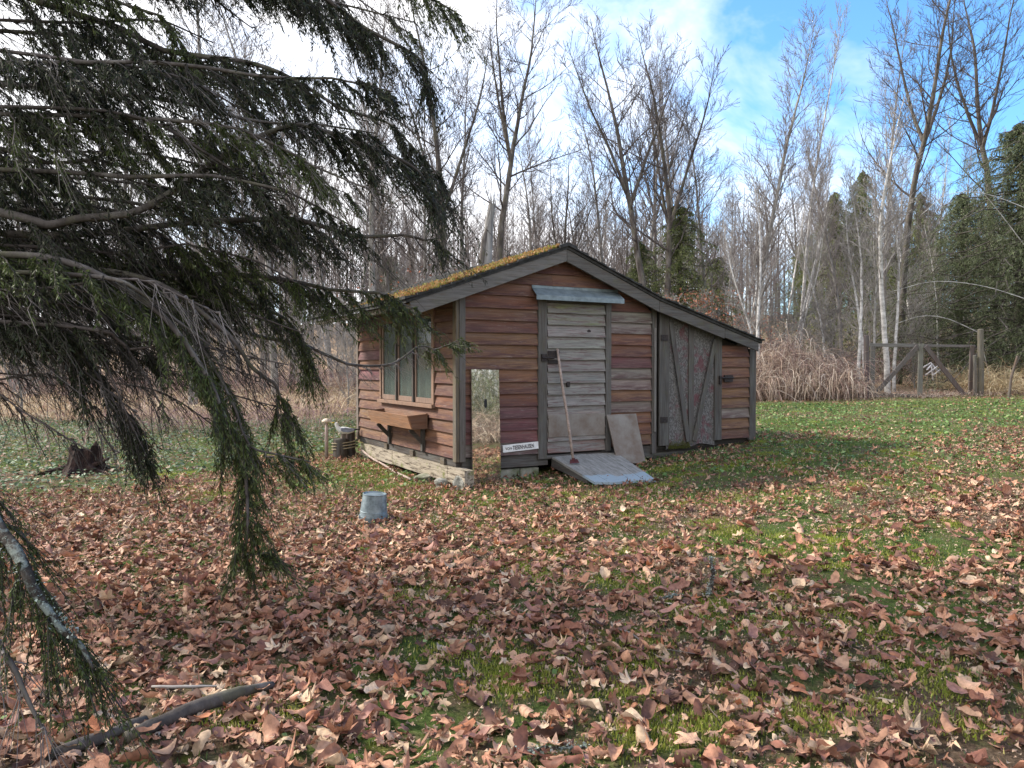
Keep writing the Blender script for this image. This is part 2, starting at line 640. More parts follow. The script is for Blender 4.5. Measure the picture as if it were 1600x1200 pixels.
def stamp(templates, which, R, S, P, colr):
    """copies of template meshes -> one big vertex and triangle array"""
    Vs, Fs, Cs = [], [], []
    off = 0
    for k, (tv, tf) in enumerate(templates):
        sel = np.where(which == k)[0]
        if len(sel) == 0: continue
        v = np.einsum('nij,kj->nki', R[sel], tv) * S[sel][:, None, None] + P[sel][:, None, :]
        n, kk = v.shape[:2]
        f = tf[None] + (np.arange(n) * kk)[:, None, None] + off
        Vs.append(v.reshape(-1, 3))
        Fs.append(f.reshape(-1, 3))
        Cs.append(np.repeat(colr[sel], kk, 0))
        off += n * kk
    return np.concatenate(Vs), np.concatenate(Fs), np.concatenate(Cs)


def maple(seed, detail=2):
    """a dried curled maple leaf, unit size"""
    r = np.random.default_rng(seed)
    half = [(270, .10), (300, .34), (335, .62), (352, .42), (12, .50), (28, .86), (42, .98), (52, .70), (62, .40), (70, .66), (80, .86), (90, 1.08)]
    if detail == 1: half = [(270, .12), (325, .6), (5, .42), (38, .98), (62, .42), (90, 1.05)]
    if detail == 0: half = [(270, .15), (30, .9), (62, .5), (90, 1.0)]
    pts = []
    for a, q in half: pts.append((math.cos(math.radians(a)) * q, math.sin(math.radians(a)) * q))
    for a, q in reversed(half[1:-1]): pts.append((-math.cos(math.radians(a)) * q, math.sin(math.radians(a)) * q))
    O = np.array(pts)
    O *= (1 + r.normal(0, .13, (len(O), 1)))
    O[:, 0] *= r.uniform(.6, 1.0)
    if r.random() < .4: O[:, 0] = np.where(O[:, 0] > 0, O[:, 0] * r.uniform(.2, .6), O[:, 0])   # torn or folded half
    n = len(O)
    if detail == 0:
        P2 = np.concatenate([[[0, .1]], O])
        T = [(0, 1 + i, 1 + (i + 1) % n) for i in range(n)]
    else:
        P2 = np.concatenate([[[0, .05]], O * .55, O])
        T = [(0, 1 + i, 1 + (i + 1) % n) for i in range(n)]
        for i in range(n):
            a, b_ = 1 + i, 1 + (i + 1) % n
            T += [(a, a + n, b_ + n), (a, b_ + n, b_)]
    x, y = P2[:, 0].copy(), P2[:, 1].copy()
    th = np.arctan2(y, x)
    rr = np.hypot(x, y)
    z = .34 * r.random() * np.sin(th * 3 + r.random() * 6) * rr ** 2 +   .24 * np.sin(th * 5 + r.random() * 6) * rr ** 2 + r.normal(0, .06, len(x)) * (rr > .3)
    z += np.abs(np.cos(th * 2.5)) * -.10 * rr
    # roll the sheet about a random axis, both edges up
    ang = r.random() * PI
    k = r.uniform(1.2, 4.2) if r.random() < .65 else r.uniform(.4, 1.2)
    ca, sa = math.cos(ang), math.sin(ang)
    p = x * ca + y * sa
    q = -x * sa + y * ca
    p2 = np.sin(p * k) / k
    z2 = z + (1 - np.cos(p * k)) / k
    x2_ = 0
    k2 = r.uniform(-1.4, 1.4)
    z2 = z2 + k2 * q * q * .5
    x2, y2 = p2 * ca - q * sa, p2 * sa + q * ca
    P3 = np.stack([x2, y2, z2 - z2.min() * .6], 1)
    if detail == 2:          # stalk
        m0 = len(P3)
        P3 = np.concatenate([P3, [[-.012, -.08, .0], [.012, -.08, 0], [.10, -.75, .10]]])
        T.append((m0, m0 + 1, m0 + 2))
    return P3 * .5, np.array(T)


LEAF_COLS = np.array([(.38, .190, .125), (.47, .26, .175), (.55, .35, .25), (.27, .12, .085), (.14, .07, .05), (.60, .44, .31), (.46, .19, .10), (.34, .18, .15), (.64, .50, .38)])
LEAF_P = np.array([.19, .17, .15, .15, .12, .07, .025, .09, .035])


def leafcols(N, r=rng, light=0.0):
    c = LEAF_COLS[r.choice(len(LEAF_COLS), N, p=LEAF_P)] * r.uniform(.62, 1.15, (N, 1)) * np.array([.97, .93, .86])
    if light: c = c * (1 - light) + np.array([.52, .42, .31]) * light
    return c


def in_shed(x, y, mrg=.0):
    dx, dy = x + .639, y - 9.1
    a = dx * .871 + dy * .491
    b_ = -dx * .491 + dy * .871
    return (a > -.1 - mrg) & (a < 4.9 + mrg) & (b_ > -.05 - mrg) & (b_ < 3.8 + mrg)


def ivy_zone(x, y):
    lim = 8.6 + np.maximum(0, (x + 5.6)) * 2.0 + (vnoise(x, y, .8, 4) - .5) * 1.8
    return (x < -3.2 - .0 * y) & (y > lim) & (y < 21 + (vnoise(x, y, 2, 5) - .5) * 5) & (x > -20)


def density(x, y):
    """how much of the ground the dead leaves cover, 0..1"""
    n = vnoise(x, y, 1.0, 1) * .6 + vnoise(x, y, .35, 2) * .4
    side = np.clip((-x - .06 * y + 1.1) / 2.0, 0, 1)          # left foreground is deep in leaves
    base = .66 - .065 * np.clip(y - 5.0, 0, 9)
    base = np.where(y > 12, np.maximum(.16, .2 - .03 * (y - 12)), base)
    base = base + side * np.where(y < 16, .75, .2)
    # right edge of the yard, under the trees
    base = base + .22 * np.clip((x - .25 * y - 1.6) / 3, 0, 1) * (y < 14)
    d = np.clip(base + (n - .5) * 1.35, 0.02, 1)
    d = np.where(ivy_zone(x, y), .10, d)
    moss_spot = (np.hypot((x + 1.9) / 1.0, (y - 10.0) / 1.3) < 1) | (np.hypot((x + .25) / .42, (y - 3.9) / .28) < 1) | (np.hypot((x - .75) / .3, (y - 5.1) / .35) < 1)
    d = np.where(moss_spot, d * .3, d)
    patch = vnoise(x, y, .55, 61) * .7 + vnoise(x, y, .2, 62) * .3
    d = np.where((patch > .70) & (x > -.12 * y - .2), d * .35, d)
    return d


def ground_pts(N, y0, y1, dens=True, r=rng, power=1.0, spread=.74):
    """points spread evenly over the ground seen between two distances"""
    y = np.sqrt(r.random(N) * (y1 ** 2 - y0 ** 2) + y0 ** 2)
    x = (r.random(N) * 2 - 1) * (spread * y + .4)
    keep = ~in_shed(x, y, -.1)
    if dens: keep &= r.random(N) < density(x, y) ** power
    return x[keep], y[keep]


def oval_leaf(seed):
    """a narrower leaf rolled up lengthways"""
    r = np.random.default_rng(seed)
    n = 7
    P_, T_ = [], []
    wmax = r.uniform(.22, .42); roll = r.uniform(1.5, 5); bend = r.uniform(-1.2, 1.2); ph = r.random() * 6
    for i in range(n):
        t = i / (n - 1)
        w_ = wmax * math.sin(PI * min(1, t * 1.02 + .04)) ** .7 * (1 + .25 * math.sin(t * 9 + ph))
        for j in (-1, -.5, 0, .5, 1):
            x_ = w_ * j
            P_.append((math.sin(x_ * roll) / roll, t - .5, (1 - math.cos(x_ * roll)) / roll + bend * (t - .5) ** 2 + r.normal(0, .02)))
    for i in range(n - 1):
        for j in range(4):
            a = i * 5 + j
            T_ += [(a, a + 1, a + 6), (a, a + 6, a + 5)]
    return np.array(P_), np.array(T_)


T2 = [maple(s, 2) for s in range(18)] + [oval_leaf(s) for s in range(9)]
T1 = [maple(s + 50, 1) for s in range(12)]
T0 = [maple(s + 90, 0) for s in range(8)]
LV, LF, LC = [], [], []
voff = 0


def add_litter(templ, x, y, size, tilt, lift, light=0.0):
    global voff
    N = len(x)
    S = size[0] + (size[1] - size[0]) * rng.random(N) ** 1.4
    P = np.stack([x, y, gz(x, y) + lift * rng.random(N) + .004], 1)
    v, f, c = stamp(templ, rng.integers(0, len(templ), N), rots(N, tilt), S, P, leafcols(N, light=light))
    LV.append(v); LF.append(f + voff); LC.append(c)
    voff += len(v)


x, y = ground_pts(28000, 2.2, 8.5)
k = rng.random(len(x)) > np.clip((y - 5.8) / 2.7, 0, 1)
x, y = x[k], y[k]
add_litter(T2, x, y, (.045, .15), .38, .045)
x, y = ground_pts(42000, 2.2, 7.5, power=.3)                       # broken bits
add_litter(T0, x, y, (.012, .05), .6, .03, .5)
x, y = ground_pts(36000, 5.8, 12.8)
k = rng.random(len(x)) < np.clip((y - 5.8) / 2.7, .0, 1) * np.clip((13.6 - y) / 2.5, 0, 1)
add_litter(T1, x[k], y[k], (.05, .145), .42, .05)
x, y = ground_pts(26000, 6.5, 13, power=.4)
add_litter(T0, x, y, (.025, .06), .6, .03, .5)
x, y = ground_pts(32000, 11, 24)
k = rng.random(len(x)) < np.clip((y - 11) / 2.5, .15, 1)
x, y = x[k], y[k]
add_litter(T0, x, y, (.06, .15), .45, .04)
N = 9000                                                            # leaf and straw floor beyond the gate and the meadow edge
y = rng.uniform(22, 42, N); x = rng.uniform(-30, 32, N)
add_litter(T0, x, y, (.10, .22), .5, .05, .35)
litter = link('leaf_litter', np_mesh('leaf_litter', np.concatenate(LV), np.concatenate(LF), np.concatenate(LC)), M['leaf'])
tag(litter, 'carpet of dry curled brown maple leaves over the yard', 'fallen leaves', kind='stuff')

# the 300 leaves that show largest: one object each, children of the ground
leaf_meshes = []
for s in range(16):
    tv, tf = maple(s + 200, 2)
    me = np_mesh('fallen_leaf', tv, tf, np.ones((len(tv), 3)))
    me.materials.append(M['leaf'])
    leaf_meshes.append(me)
xs, ys = ground_pts(4000, 2.35, 5.2, power=.8)
sel = rng.permutation(len(xs))[:300]
cols = leafcols(300) * 1.12
Rm = rots(300, .38)
for i, k in enumerate(sel):
    o = bpy.data.objects.new('fallen_leaf', leaf_meshes[i % 16])
    S = rng.uniform(.11, .20)
    mt = Matrix([[*Rm[i][0], 0], [*Rm[i][1], 0], [*Rm[i][2], 0], [0, 0, 0, 1]])
    o.matrix_world = Matrix.Translation((xs[k], ys[k], gzf(xs[k], ys[k]) + rng.uniform(.02, .055))) @ mt @ Matrix.Scale(S, 4)
    o.color = (*cols[i], 1)
    o.parent = ground
    C.objects.link(o)

# ------------------------------------------------------------------ grass, moss tufts, ivy
def blades(x, y, h, w, lean, colf, z0=0.0, r=rng):
    """thin triangular blades standing on the ground"""
    N = len(x)
    a = r.random(N) * 2 * PI
    hh = h[0] + (h[1] - h[0]) * r.random(N)
    ww = w * (.6 + .8 * r.random(N))
    l = np.abs(r.normal(0, lean, N))
    b_ = r.random(N) * 2 * PI
    z = gz(x, y) + z0
    dx, dy = np.cos(a) * ww / 2, np.sin(a) * ww / 2
    tx, ty = np.cos(b_) * np.sin(l) * hh, np.sin(b_) * np.sin(l) * hh
    tz = np.cos(l) * hh
    v = np.stack([np.stack([x - dx, y - dy, z], 1), np.stack([x + dx, y + dy, z], 1),
                  np.stack([x + tx * .45 + dx * .6, y + ty * .45 + dy * .6, z + tz * .6], 1), np.stack([x + tx * .45 - dx * .6, y + ty * .45 - dy * .6, z + tz * .6], 1),
                  np.stack([x + tx, y + ty, z + tz], 1)], 1)
    f = np.array([(0, 1, 2), (0, 2, 3), (3, 2, 4)])[None] + (np.arange(N) * 5)[:, None, None]
    c = np.repeat(colf(N), 5, 0)
    return v.reshape(-1, 3), f.reshape(-1, 3), c


def palette(cols, p, var=.3):
    cols = np.array(cols)
    return lambda N: cols[rng.choice(len(cols), N, p=p)] * rng.uniform(1 - var, 1 + var, (N, 1))


def join(parts):
    V, Fc, Cc, off = [], [], [], 0
    for v, f, c in parts:
        V.append(v); Fc.append(f + off); Cc.append(c)
        off += len(v)
    return np.concatenate(V), np.concatenate(Fc), np.concatenate(Cc)


lawn_col = palette([(.11, .17, .035), (.17, .23, .05), (.25, .30, .08), (.08, .13, .045), (.34, .31, .16)], [.3, .25, .2, .15, .1])
dark_col = palette([(.05, .10, .035), (.10, .15, .045), (.19, .24, .06), (.16, .13, .07)], [.35, .3, .2, .15])
x, y = ground_pts(52000, 2.2, 7.5, dens=False)
k = rng.random(len(x)) < (.25 + .9 * (vnoise(x, y, .45, 9) > .55)) * (1 - .6 * np.clip(density(x, y) - .5, 0, .5) * 2)
g1 = blades(x[k], y[k], (.012, .05), .005, .7, dark_col)
x, y = ground_pts(70000, 7.0, 22, dens=False)
k = (x > -3.5 + (y > 12) * -8) & (rng.random(len(x)) < 1.0 - .5 * density(x, y))
g2 = blades(x[k], y[k], (.02, .065), .013, .8, lawn_col)
grass = link('grass', np_mesh('grass', *join([g1, g2])), M['grass'])
tag(grass, 'short mossy green grass of the yard between the leaves', 'grass', kind='stuff')

# broad little leaves of the ground cover on the left, and clover in the lawn
N = 60000
y = rng.uniform(8, 24, N); x = rng.uniform(-20, -3, N)
k = ivy_zone(x, y)
x, y = x[k][:34000], y[k][:34000]
quad = (np.array([(-.5, 0, 0), (0, -.45, .12), (.55, 0, 0), (0, .45, .12)]), np.array([(0, 1, 2), (0, 2, 3)]))
ivy_c = palette([(.09, .15, .07), (.14, .21, .11), (.24, .31, .21), (.05, .08, .04), (.32, .24, .18)], [.28, .22, .15, .17, .18])
n1 = len(x)
P = np.stack([x, y, gz(x, y) + .02 + .07 * rng.random(n1)], 1)
iv = stamp([quad], np.zeros(n1, int), rots(n1, .5, flip=1), rng.uniform(.03, .075, n1), P, ivy_c(n1))
ivy = link('ground_ivy', np_mesh('ground_ivy', *iv), M['grass'])
tag(ivy, 'low grey green creeping plants carpeting the ground left of the shed', 'ground cover', kind='stuff')
x, y = ground_pts(60000, 2.3, 20, dens=False)
k = (x > -3 - .0 * y) & (rng.random(len(x)) < np.where(y < 7, .25 * (vnoise(x, y, .3, 11) > .6), .6))
x, y = x[k], y[k]
n1 = len(x)
P = np.stack([x, y, gz(x, y) + .01 + .03 * rng.random(n1)], 1)
cl = stamp([quad], np.zeros(n1, int), rots(n1, .5, flip=1), rng.uniform(.018, .05, n1) * np.where(y > 9, 1.4, .8), P, palette([(.10, .18, .05), (.15, .25, .08), (.23, .32, .12), (.07, .12, .05), (.34, .31, .17)], [.3, .25, .2, .15, .1])(n1))
clover = link('clover', np_mesh('clover', *cl), M['grass'])
tag(clover, 'small round-leaved weeds growing through the lawn', 'weeds', kind='stuff')

# moss cushions, thick and bright
mv = []
spots = [(-1.9, 10.2, .8, .9), (-2.3, 11.2, .5, .7), (-1.3, 9.1, .45, .4), (-.25, 3.9, .36, .2), (-.05, 3.7, .22, .16), (.75, 5.1, .25, .3), (.95, 4.8, .2, .2), (.35, 6.6, .25, .3), (1.5, 4.2, .3, .25), (1.05, 6.9, .3, .3), (-.7, 4.8, .15, .2),
         (1.9, 3.6, .25, .2), (.6, 3.0, .25, .2), (2.2, 7.6, .5, .4), (-3.5, 8.9, .35, .35), (-2.1, 8.0, .3, .2), (2.8, 5.4, .25, .25), (-1.1, 3.2, .2, .15), (1.3, 8.3, .5, .35)]
_q = np.random.default_rng(3)
for _ in range(85):
    _y = _q.uniform(3, 10.5); _x = _q.uniform(-.16, .62) * _y
    spots.append((_x, _y, _q.uniform(.06, .26), _q.uniform(.05, .2)))
for cx, cy, sx, sy in spots:
    n = int(3800 * math.sqrt(sx * sy))
    mx = cx + rng.normal(0, sx * .55, n); my = cy + rng.normal(0, sy * .55, n)
    k = ~in_shed(mx, my)
    mv.append(blades(mx[k], my[k], (.008, .03), .007, .6, palette([(.22, .26, .035), (.31, .32, .07), (.15, .19, .03), (.38, .34, .13)], [.35, .25, .25, .15]), .012))
mossy = link('moss', np_mesh('moss', *join(mv)), M['grass'])
tag(mossy, 'bright yellow green moss cushions between the fallen leaves', 'moss', kind='stuff')

# ------------------------------------------------------------------ the shed
A = math.radians(29.4108)
SX, SY = -.6392, 9.1
cA, sA = math.cos(A), math.sin(A)


def L2W(x, y, z=0.0):
    return Vector((SX + x * cA - y * sA, SY + x * sA + y * cA, z))


def gl(x, y):
    p = L2W(x, y)
    return gzf(p.x, p.y)


def S(px, py, plane, c):
    """shed coordinates of the point seen at a picture position on the plane x=c (0) or y=c (1)"""
    p = W(px, py, 1.0)
    o = (-(SX * cA + SY * sA), SX * sA - SY * cA)
    dl = (p.x * cA + p.y * sA, -p.x * sA + p.y * cA)
    t = (c - o[plane]) / dl[plane]
    return (o[0] + t * dl[0], o[1] + t * dl[1], CZ + t * (p.z - CZ))


shed = thing('garden_shed', 'small red-brown clapboard shed with mossy gable roof and a lean-to on its right', 'shed', (SX, SY, 0), A)

XR, ZR = 1.41, 2.90          # underside line of the roof at the ridge
SL, SR_, SLE = .353, .389, .285
XM, XE = 2.96, 4.84          # end of main room, end of lean-to
DEP = 3.67


def roof_z(x):
    if x < XR: return ZR - (XR - x) * SL
    if x < XM - .06: return ZR - (x - XR) * SR_
    return ZR - (XM - .06 - XR) * SR_ - (x - XM + .06) * SLE


def roof_x_left(z): return XR - (ZR - z) / SL


def roof_x_right(z):
    zz = ZR - (XM - .06 - XR) * SR_
    if z > zz: return XR + (ZR - z) / SR_
    return XM - .06 + (zz - z) / SLE


BROWN = [(.18, .090, .053), (.20, .105, .060), (.165, .082, .052), (.215, .115, .066), (.155, .075, .05)]
MAUVE = [(.19, .085, .085), (.16, .075, .075)]
GREY = [(.23, .20, .175), (.25, .22, .195), (.20, .165, .145)]


def jit(c, a=.12): return tuple(v * random.uniform(1 - a, 1 + a) for v in c)


def clap(axis, a0, a1, a0t, a1t, z0, z1, off, tone, mat, parent=shed, name='siding_board', thick=.040, sgn=-1):
    """one lapped board. axis 'x': runs along x on plane y=off; axis 'y': runs along y on plane x=off; the lower edge stands proud"""
    n = 5
    v, f = [], []
    w0 = random.uniform(-.004, .004)
    for i in range(n):
        t = i / (n - 1)
        b = a0 + (a1 - a0) * t
        tp = a0t + (a1t - a0t) * t
        wob = random.uniform(-.0022, .0022) + w0 * (t - .5)
        bulge = random.uniform(0, .004)
        for (s, z, d) in ((b, z0 + wob, thick + bulge), (b, z0 + wob, .0), (tp, z1, .0), (tp, z1, .006)):
            if axis == 'x': v.append((s, off + sgn * d, z))
            else: v.append((off + sgn * d, s, z))
    for i in range(n - 1):
        for k in range(4):
            a, c = i * 4 + k, i * 4 + (k + 1) % 4
            f.append((a, c, c + 4, a + 4))
    f.append((3, 2, 1, 0)); f.append(tuple((n - 1) * 4 + k for k in range(4)))
    me = bpy.data.meshes.new(name)
    me.from_pydata(v, [], f)
    ca = me.color_attributes.new('Col', 'FLOAT_COLOR', 'POINT')
    low = np.tile(np.array([1, 1, 0, 0], np.float32), n)
    ca.data.foreach_set('color', np.stack([low, low, low, np.ones_like(low)], 1).ravel())
    me.update()
    return link(name, me, mat, parent, jit(tone, .08))


def run(x0, x1, z_first, pitch, nmax, tones, zbase=None, axis='x', off=0.0, mat=None, roof=True):
    for k in range(nmax):
        z0 = z_first + k * pitch + random.uniform(-.004, .004)
        z1 = z0 + pitch + .014
        a0, a1, b0, b1 = x0, x1, x0, x1
        if roof and axis == 'x':
            lo, hi = roof_x_left(z0), roof_x_right(z0)
            lo1, hi1 = roof_x_left(min(z1, ZR)), roof_x_right(min(z1, ZR))
            if z1 > ZR: break
            a0, a1 = max(x0, lo), min(x1, hi)
            b0, b1 = max(x0, lo1), min(x1, hi1)
            if a1 - a0 < .06: break
            if b1 - b0 < .01: b0 = b1 - .01
        clap(axis, a0, a1, b0, b1, z0, z1, off, tones(k), mat or M['siding_x'])


# front wall: left of the door, right of the door, gable above, lean-to end
run(.075, 1.085, .41, .1497, 13, lambda k: random.choice(GREY + MAUVE) if k < 3 and random.random() < .5 else (random.choice(MAUVE) if k < 7 and random.random() < .6 else random.choice(BROWN)))
run(2.215, 2.905, .43, .1497, 13, lambda k: random.choice(GREY) if (k in (3, 5, 6, 10, 11) or random.random() < .25) else random.choice(BROWN + MAUVE))
run(4.20, 4.765, .44, .1497, 9, lambda k: random.choice(BROWN[:4]) if k > 2 else random.choice(GREY + BROWN))
for k in range(4):
    z0 = 2.36 + k * .1497
    z1 = z0 + .163
    lo, hi = roof_x_left(z0), roof_x_right(z0)
    lo1, hi1 = roof_x_left(min(z1, 2.89)), roof_x_right(min(z1, 2.89))
    cut = [.98, 1.30, 1.62, 1.4][k]
    if k == 3:
        clap('x', lo, hi, lo1, hi1, z0, min(z1, 2.89), 0, BROWN[3], M['siding_x'])
    else:
        clap('x', lo, cut, lo1, cut, z0, z1, 0, random.choice(BROWN), M['siding_x'])
        clap('x', cut + .003, hi, cut + .003, hi1, z0, z1, 0, random.choice(BROWN), M['siding_x'])

# left wall, boards between the posts, cut round the window
WY0, WY1, WZ0, WZ1 = .667, 2.54, 1.04, 2.16
for k in range(13):
    z0 = .395 + k * .1497 + random.uniform(-.004, .004)
    z1 = min(z0 + .163, 2.36)
    if z0 > 2.3: break
    mt = M['siding_y']
    if z1 > WZ0 - .02 and z0 < WZ1 + .03:
        clap('y', .055, WY0 - .03, .055, WY0 - .03, z0, z1, 0, random.choice(BROWN), mt)
        clap('y', WY1 + .03, DEP - .05, WY1 + .03, DEP - .05, z0, z1, 0, random.choice(BROWN[:4] + MAUVE[:1]), mt)
    else:
        cuts = [.055] + sorted(random.sample([.95, 1.5, 2.1, 2.6], 1 if k else 2)) + [DEP - .05]
        for a, b in zip(cuts[:-1], cuts[1:]):
            clap('y', a, b - .003, a, b - .003, z0, z1, 0, random.choice(BROWN + [(.27, .20, .13)] if k < 2 else BROWN), mt)

# right wall and back wall, the same boards
for k in range(10):
    z0 = .40 + k * .1497
    if z0 < 1.62: clap('y', .04, DEP - .04, .04, DEP - .04, z0, z0 + .163, XE, random.choice(BROWN), M['siding_y'], sgn=1)
for k in range(17):
    z0 = .40 + k * .1497
    z1 = z0 + .163
    if z1 > ZR: break
    lo, hi = max(.04, roof_x_left(z0)), min(XE - .04, roof_x_right(z0))
    lo1, hi1 = max(.04, roof_x_left(z1)), min(XE - .04, roof_x_right(z1))
    if hi - lo > .2: clap('x', lo, hi, lo1, hi1, z0, z1, DEP, random.choice(BROWN), M['siding_x'], sgn=1)

# sheathing behind the boards so no daylight comes through
MB().hexa([(.03, .03, .36), (XE - .03, .03, .36), (XE - .03, .045, .36), (.03, .045, .36), (.03, .03, .37), (XE - .03, .03, .37), (XE - .03, .045, .37), (.03, .045, .37)]).build('wall_sill', M['old_x'], shed, (.06, .05, .045))
for yy in (.02, DEP - .03):
    v = [(.03, yy, .37), (XE - .03, yy, .37), (XE - .03, yy, roof_z(XE) - .03), (XM, yy, roof_z(XM) - .03), (XR, yy, ZR - .03), (.03, yy, roof_z(0) - .03)]
    n = len(v)
    v2 = [(a, b + .012, c) for a, b, c in v]
    mb = MB(); mb.v = v + v2
    mb.f = [tuple(range(n)), tuple(reversed(range(n, 2 * n)))] + [(i, i + n, (i + 1) % n + n, (i + 1) % n) for i in range(n)]
    mb.build('sheathing', M['interior'], shed)
mb = MB().box(.012, .024, .03, DEP - .03, .37, WZ0)
mb.box(.012, .024, .03, WY0, WZ0 + .002, 2.36).box(.012, .024, WY1, DEP - .03, WZ0 + .002, 2.36)
mb.build('sheathing', M['interior'], shed)
MB().box(XE - .024, XE - .012, .05, DEP - .05, .37, 1.86).build('sheathing', M['interior'], shed)
MB().box(.04, XE - .04, .05, DEP - .05, .30, .345).build('floor_deck', M['interior'], shed)

# corner posts and trims
TG = [(.10, .085, .075), (.075, .065, .06), (.13, .115, .10)]
MB().box(.0, .078, -.045, -.001, .36, roof_z(0) - .01).build('corner_post', M['old_z'], shed, (.14, .125, .115), bevel=.003)
MB().box(-.046, -.003, -.035, .055, .36, roof_z(0) - .02).build('corner_post', M['old_z'], shed, (.16, .12, .07), bevel=.003)
MB().box(-.046, -.001, DEP - .06, DEP + .03, .33, 2.34).build('corner_post', M['old_z'], shed, (.20, .15, .12), bevel=.003)
MB().box(XM - .055, XM + .022, -.05, -.002, .30, roof_z(XM) - .012).build('corner_post', M['old_z'], shed, (.085, .072, .066), bevel=.003)
MB().box(XM - .035, XM + .000, -.068, -.052, .60, 2.02).build('batten', M['old_z'], shed, (.22, .20, .18), bevel=.002)
MB().box(XE - .075, XE + .02, -.045, -.001, .40, roof_z(XE) - .012).build('corner_post', M['old_z'], shed, (.07, .062, .058), bevel=.003)
MB().box(XE + .02, XE + .06, -.04, .05, .40, roof_z(XE) - .02).build('corner_post', M['old_z'], shed, (.08, .06, .05), bevel=.003)

# skirting and the dark space under the floor
MB().box(.05, 1.25, -.008, .03, .25, .395).build('skirt_board', M['old_x'], shed, (.07, .06, .055))
MB().box(2.1, 2.95, -.008, .03, .24, .41).build('skirt_board', M['old_x'], shed, (.06, .05, .045))
for x0, x1 in ((.52, .86), (.87, 1.14)):
    MB().box(x0, x1, .02, .22, -.05, .225).build('foundation_block', M['concrete'], shed, bevel=.012)
MB().box(2.3, 2.62, .08, .3, .0, .22).build('foundation_block', M['concrete'], shed, bevel=.012)
MB().box(3.0, 4.78, .06, .16, .1, .36).build('floor_joist', M['old_x'], shed, (.05, .045, .04))
# the peeling skid beam under the left wall
mb = MB()
ys = np.linspace(-.30, 3.45, 9)
for a, b in zip(ys[:-1], ys[1:]):
    d0, d1 = random.uniform(-.004, .004), random.uniform(-.004, .004)
    mb.hexa([(-.062, a, .108 + d0), (.06, a, .108), (.06, b, .108), (-.062, b, .108 + d0), (-.062 + d0, a, .292), (.06, a, .292), (.06, b, .292), (-.062 + d0, b, .292)])
mb.build('foundation_beam', M['beam'], shed, (.36, .31, .24))
MB().box(-.02, .05, .02, 3.6, .30, .385).build('floor_joist', M['old_y'], shed, (.04, .03, .026))
for yy in (.3, 1.3, 2.3):
    MB().box(-.05, .0, yy, yy + .12, .294, .375).build('wedge', M['old_y'], shed, (.12, .09, .06))
MB().box(.08, .30, .3, 3.4, -.1, .105).build('gap_shade_block', M['interior'], shed)  # dark block painting in the shade of the gap under the beam
for yy in (.28, 3.1):
    MB().box(-.05, .06, yy, yy + .25, -.05, .104).build('foundation_block', M['concrete'], shed, bevel=.01)

# door
DX0, DX1, DZ0, DZ1 = 1.222, 2.118, .42, 2.30
MB().box(1.085, 1.212, -.052, -.002, .33, 2.335).build('door_frame', M['old_z'], shed, (.095, .085, .075), bevel=.004)
MB().box(2.125, 2.212, -.052, -.002, .38, 2.335).build('door_frame', M['old_z'], shed, (.12, .11, .10), bevel=.004)
MB().box(1.213, 2.124, -.045, -.002, 2.302, 2.36).build('door_frame', M['old_x'], shed, (.06, .052, .048), bevel=.003)
MB().box(1.10, 2.20, -.05, .03, .33, .372).build('threshold', M['old_x'], shed, (.07, .06, .055), bevel=.003)
door = MB().box(DX0, DX1, -.012, .012, DZ0 - .02, DZ1).build('door', M['old_z'], shed, (.08, .07, .06))
dt = [(.21, .09, .085), (.24, .22, .20), (.20, .13, .12), (.26, .19, .18), (.27, .25, .235), (.28, .265, .25), (.25, .24, .225), (.20, .17, .16), (.25, .24, .22), (.31, .29, .265), (.32, .30, .27), (.19, .20, .10), (.21, .23, .11)]
for k in range(13):
    z0 = DZ0 - .02 + k * .1475
    z1 = min(z0 + .158, DZ1 - .002)
    if z0 > DZ1 - .05: break
    o = clap('x', DX0 + .004, DX1 - .004, DX0 + .004, DX1 - .004, z0, z1, -.013, dt[min(k, 12)], M['door_x'], door, 'door_board')
MB().box(1.235, 2.105, -.056, -.040, .60, .885).build('kick_plate', M['ply'], door, bevel=.002)
o = MB().box(1.23, 1.40, -.052, -.040, 1.53, 1.69).build('lock_plate', M['metal_dark'], door, bevel=.002)
MB().tube([(1.13, -.075, 1.60), (1.30, -.075, 1.60)], .012, 8).box(1.12, 1.20, -.072, -.053, 1.56, 1.65).build('bolt_latch', M['metal_dark'], door)
MB().box(1.50, 1.555, -.062, -.040, 1.235, 1.30).build('handle', M['metal_dark'], door, bevel=.006)
# kneading round knots on two boards
MB().lathe([(.001, 0), (.03, .0), (.03, .004), (.001, .005)], 12).build('knot', M['metal_dark'], door).matrix_local = Matrix.Translation((1.86, -.036, 1.945)) @ Matrix.Rotation(PI / 2, 4, 'X')

# awning strip over the door
aw = MB()
a0, a1 = 1.0, 2.33
b = (.965, 2.305)
zt, zf = 2.475, 2.37
aw.hexa([(a0, -.028, zt), (a1, -.028, zt), (a1, -.026, zt + .004), (a0, -.026, zt + .004), (b[0], -.20, zf), (b[1] + .0, -.20, zf), (b[1], -.20, zf + .004), (b[0], -.20, zf + .004)])
aw.hexa([(b[0], -.204, zf - .055), (b[1], -.204, zf - .055), (b[1], -.200, zf - .055), (b[0], -.200, zf - .055), (b[0], -.204, zf + .004), (b[1], -.204, zf + .004), (b[1], -.2005, zf + .004), (b[0], -.2005, zf + .004)])
aw.hexa([(a0, -.034, zt), (a1, -.034, zt), (a1, -.029, zt), (a0, -.029, zt), (a0, -.034, zt + .05), (a1, -.034, zt + .05), (a1, -.029, zt + .05), (a0, -.029, zt + .05)])
aw.build('awning_strip', M['awning'], shed)
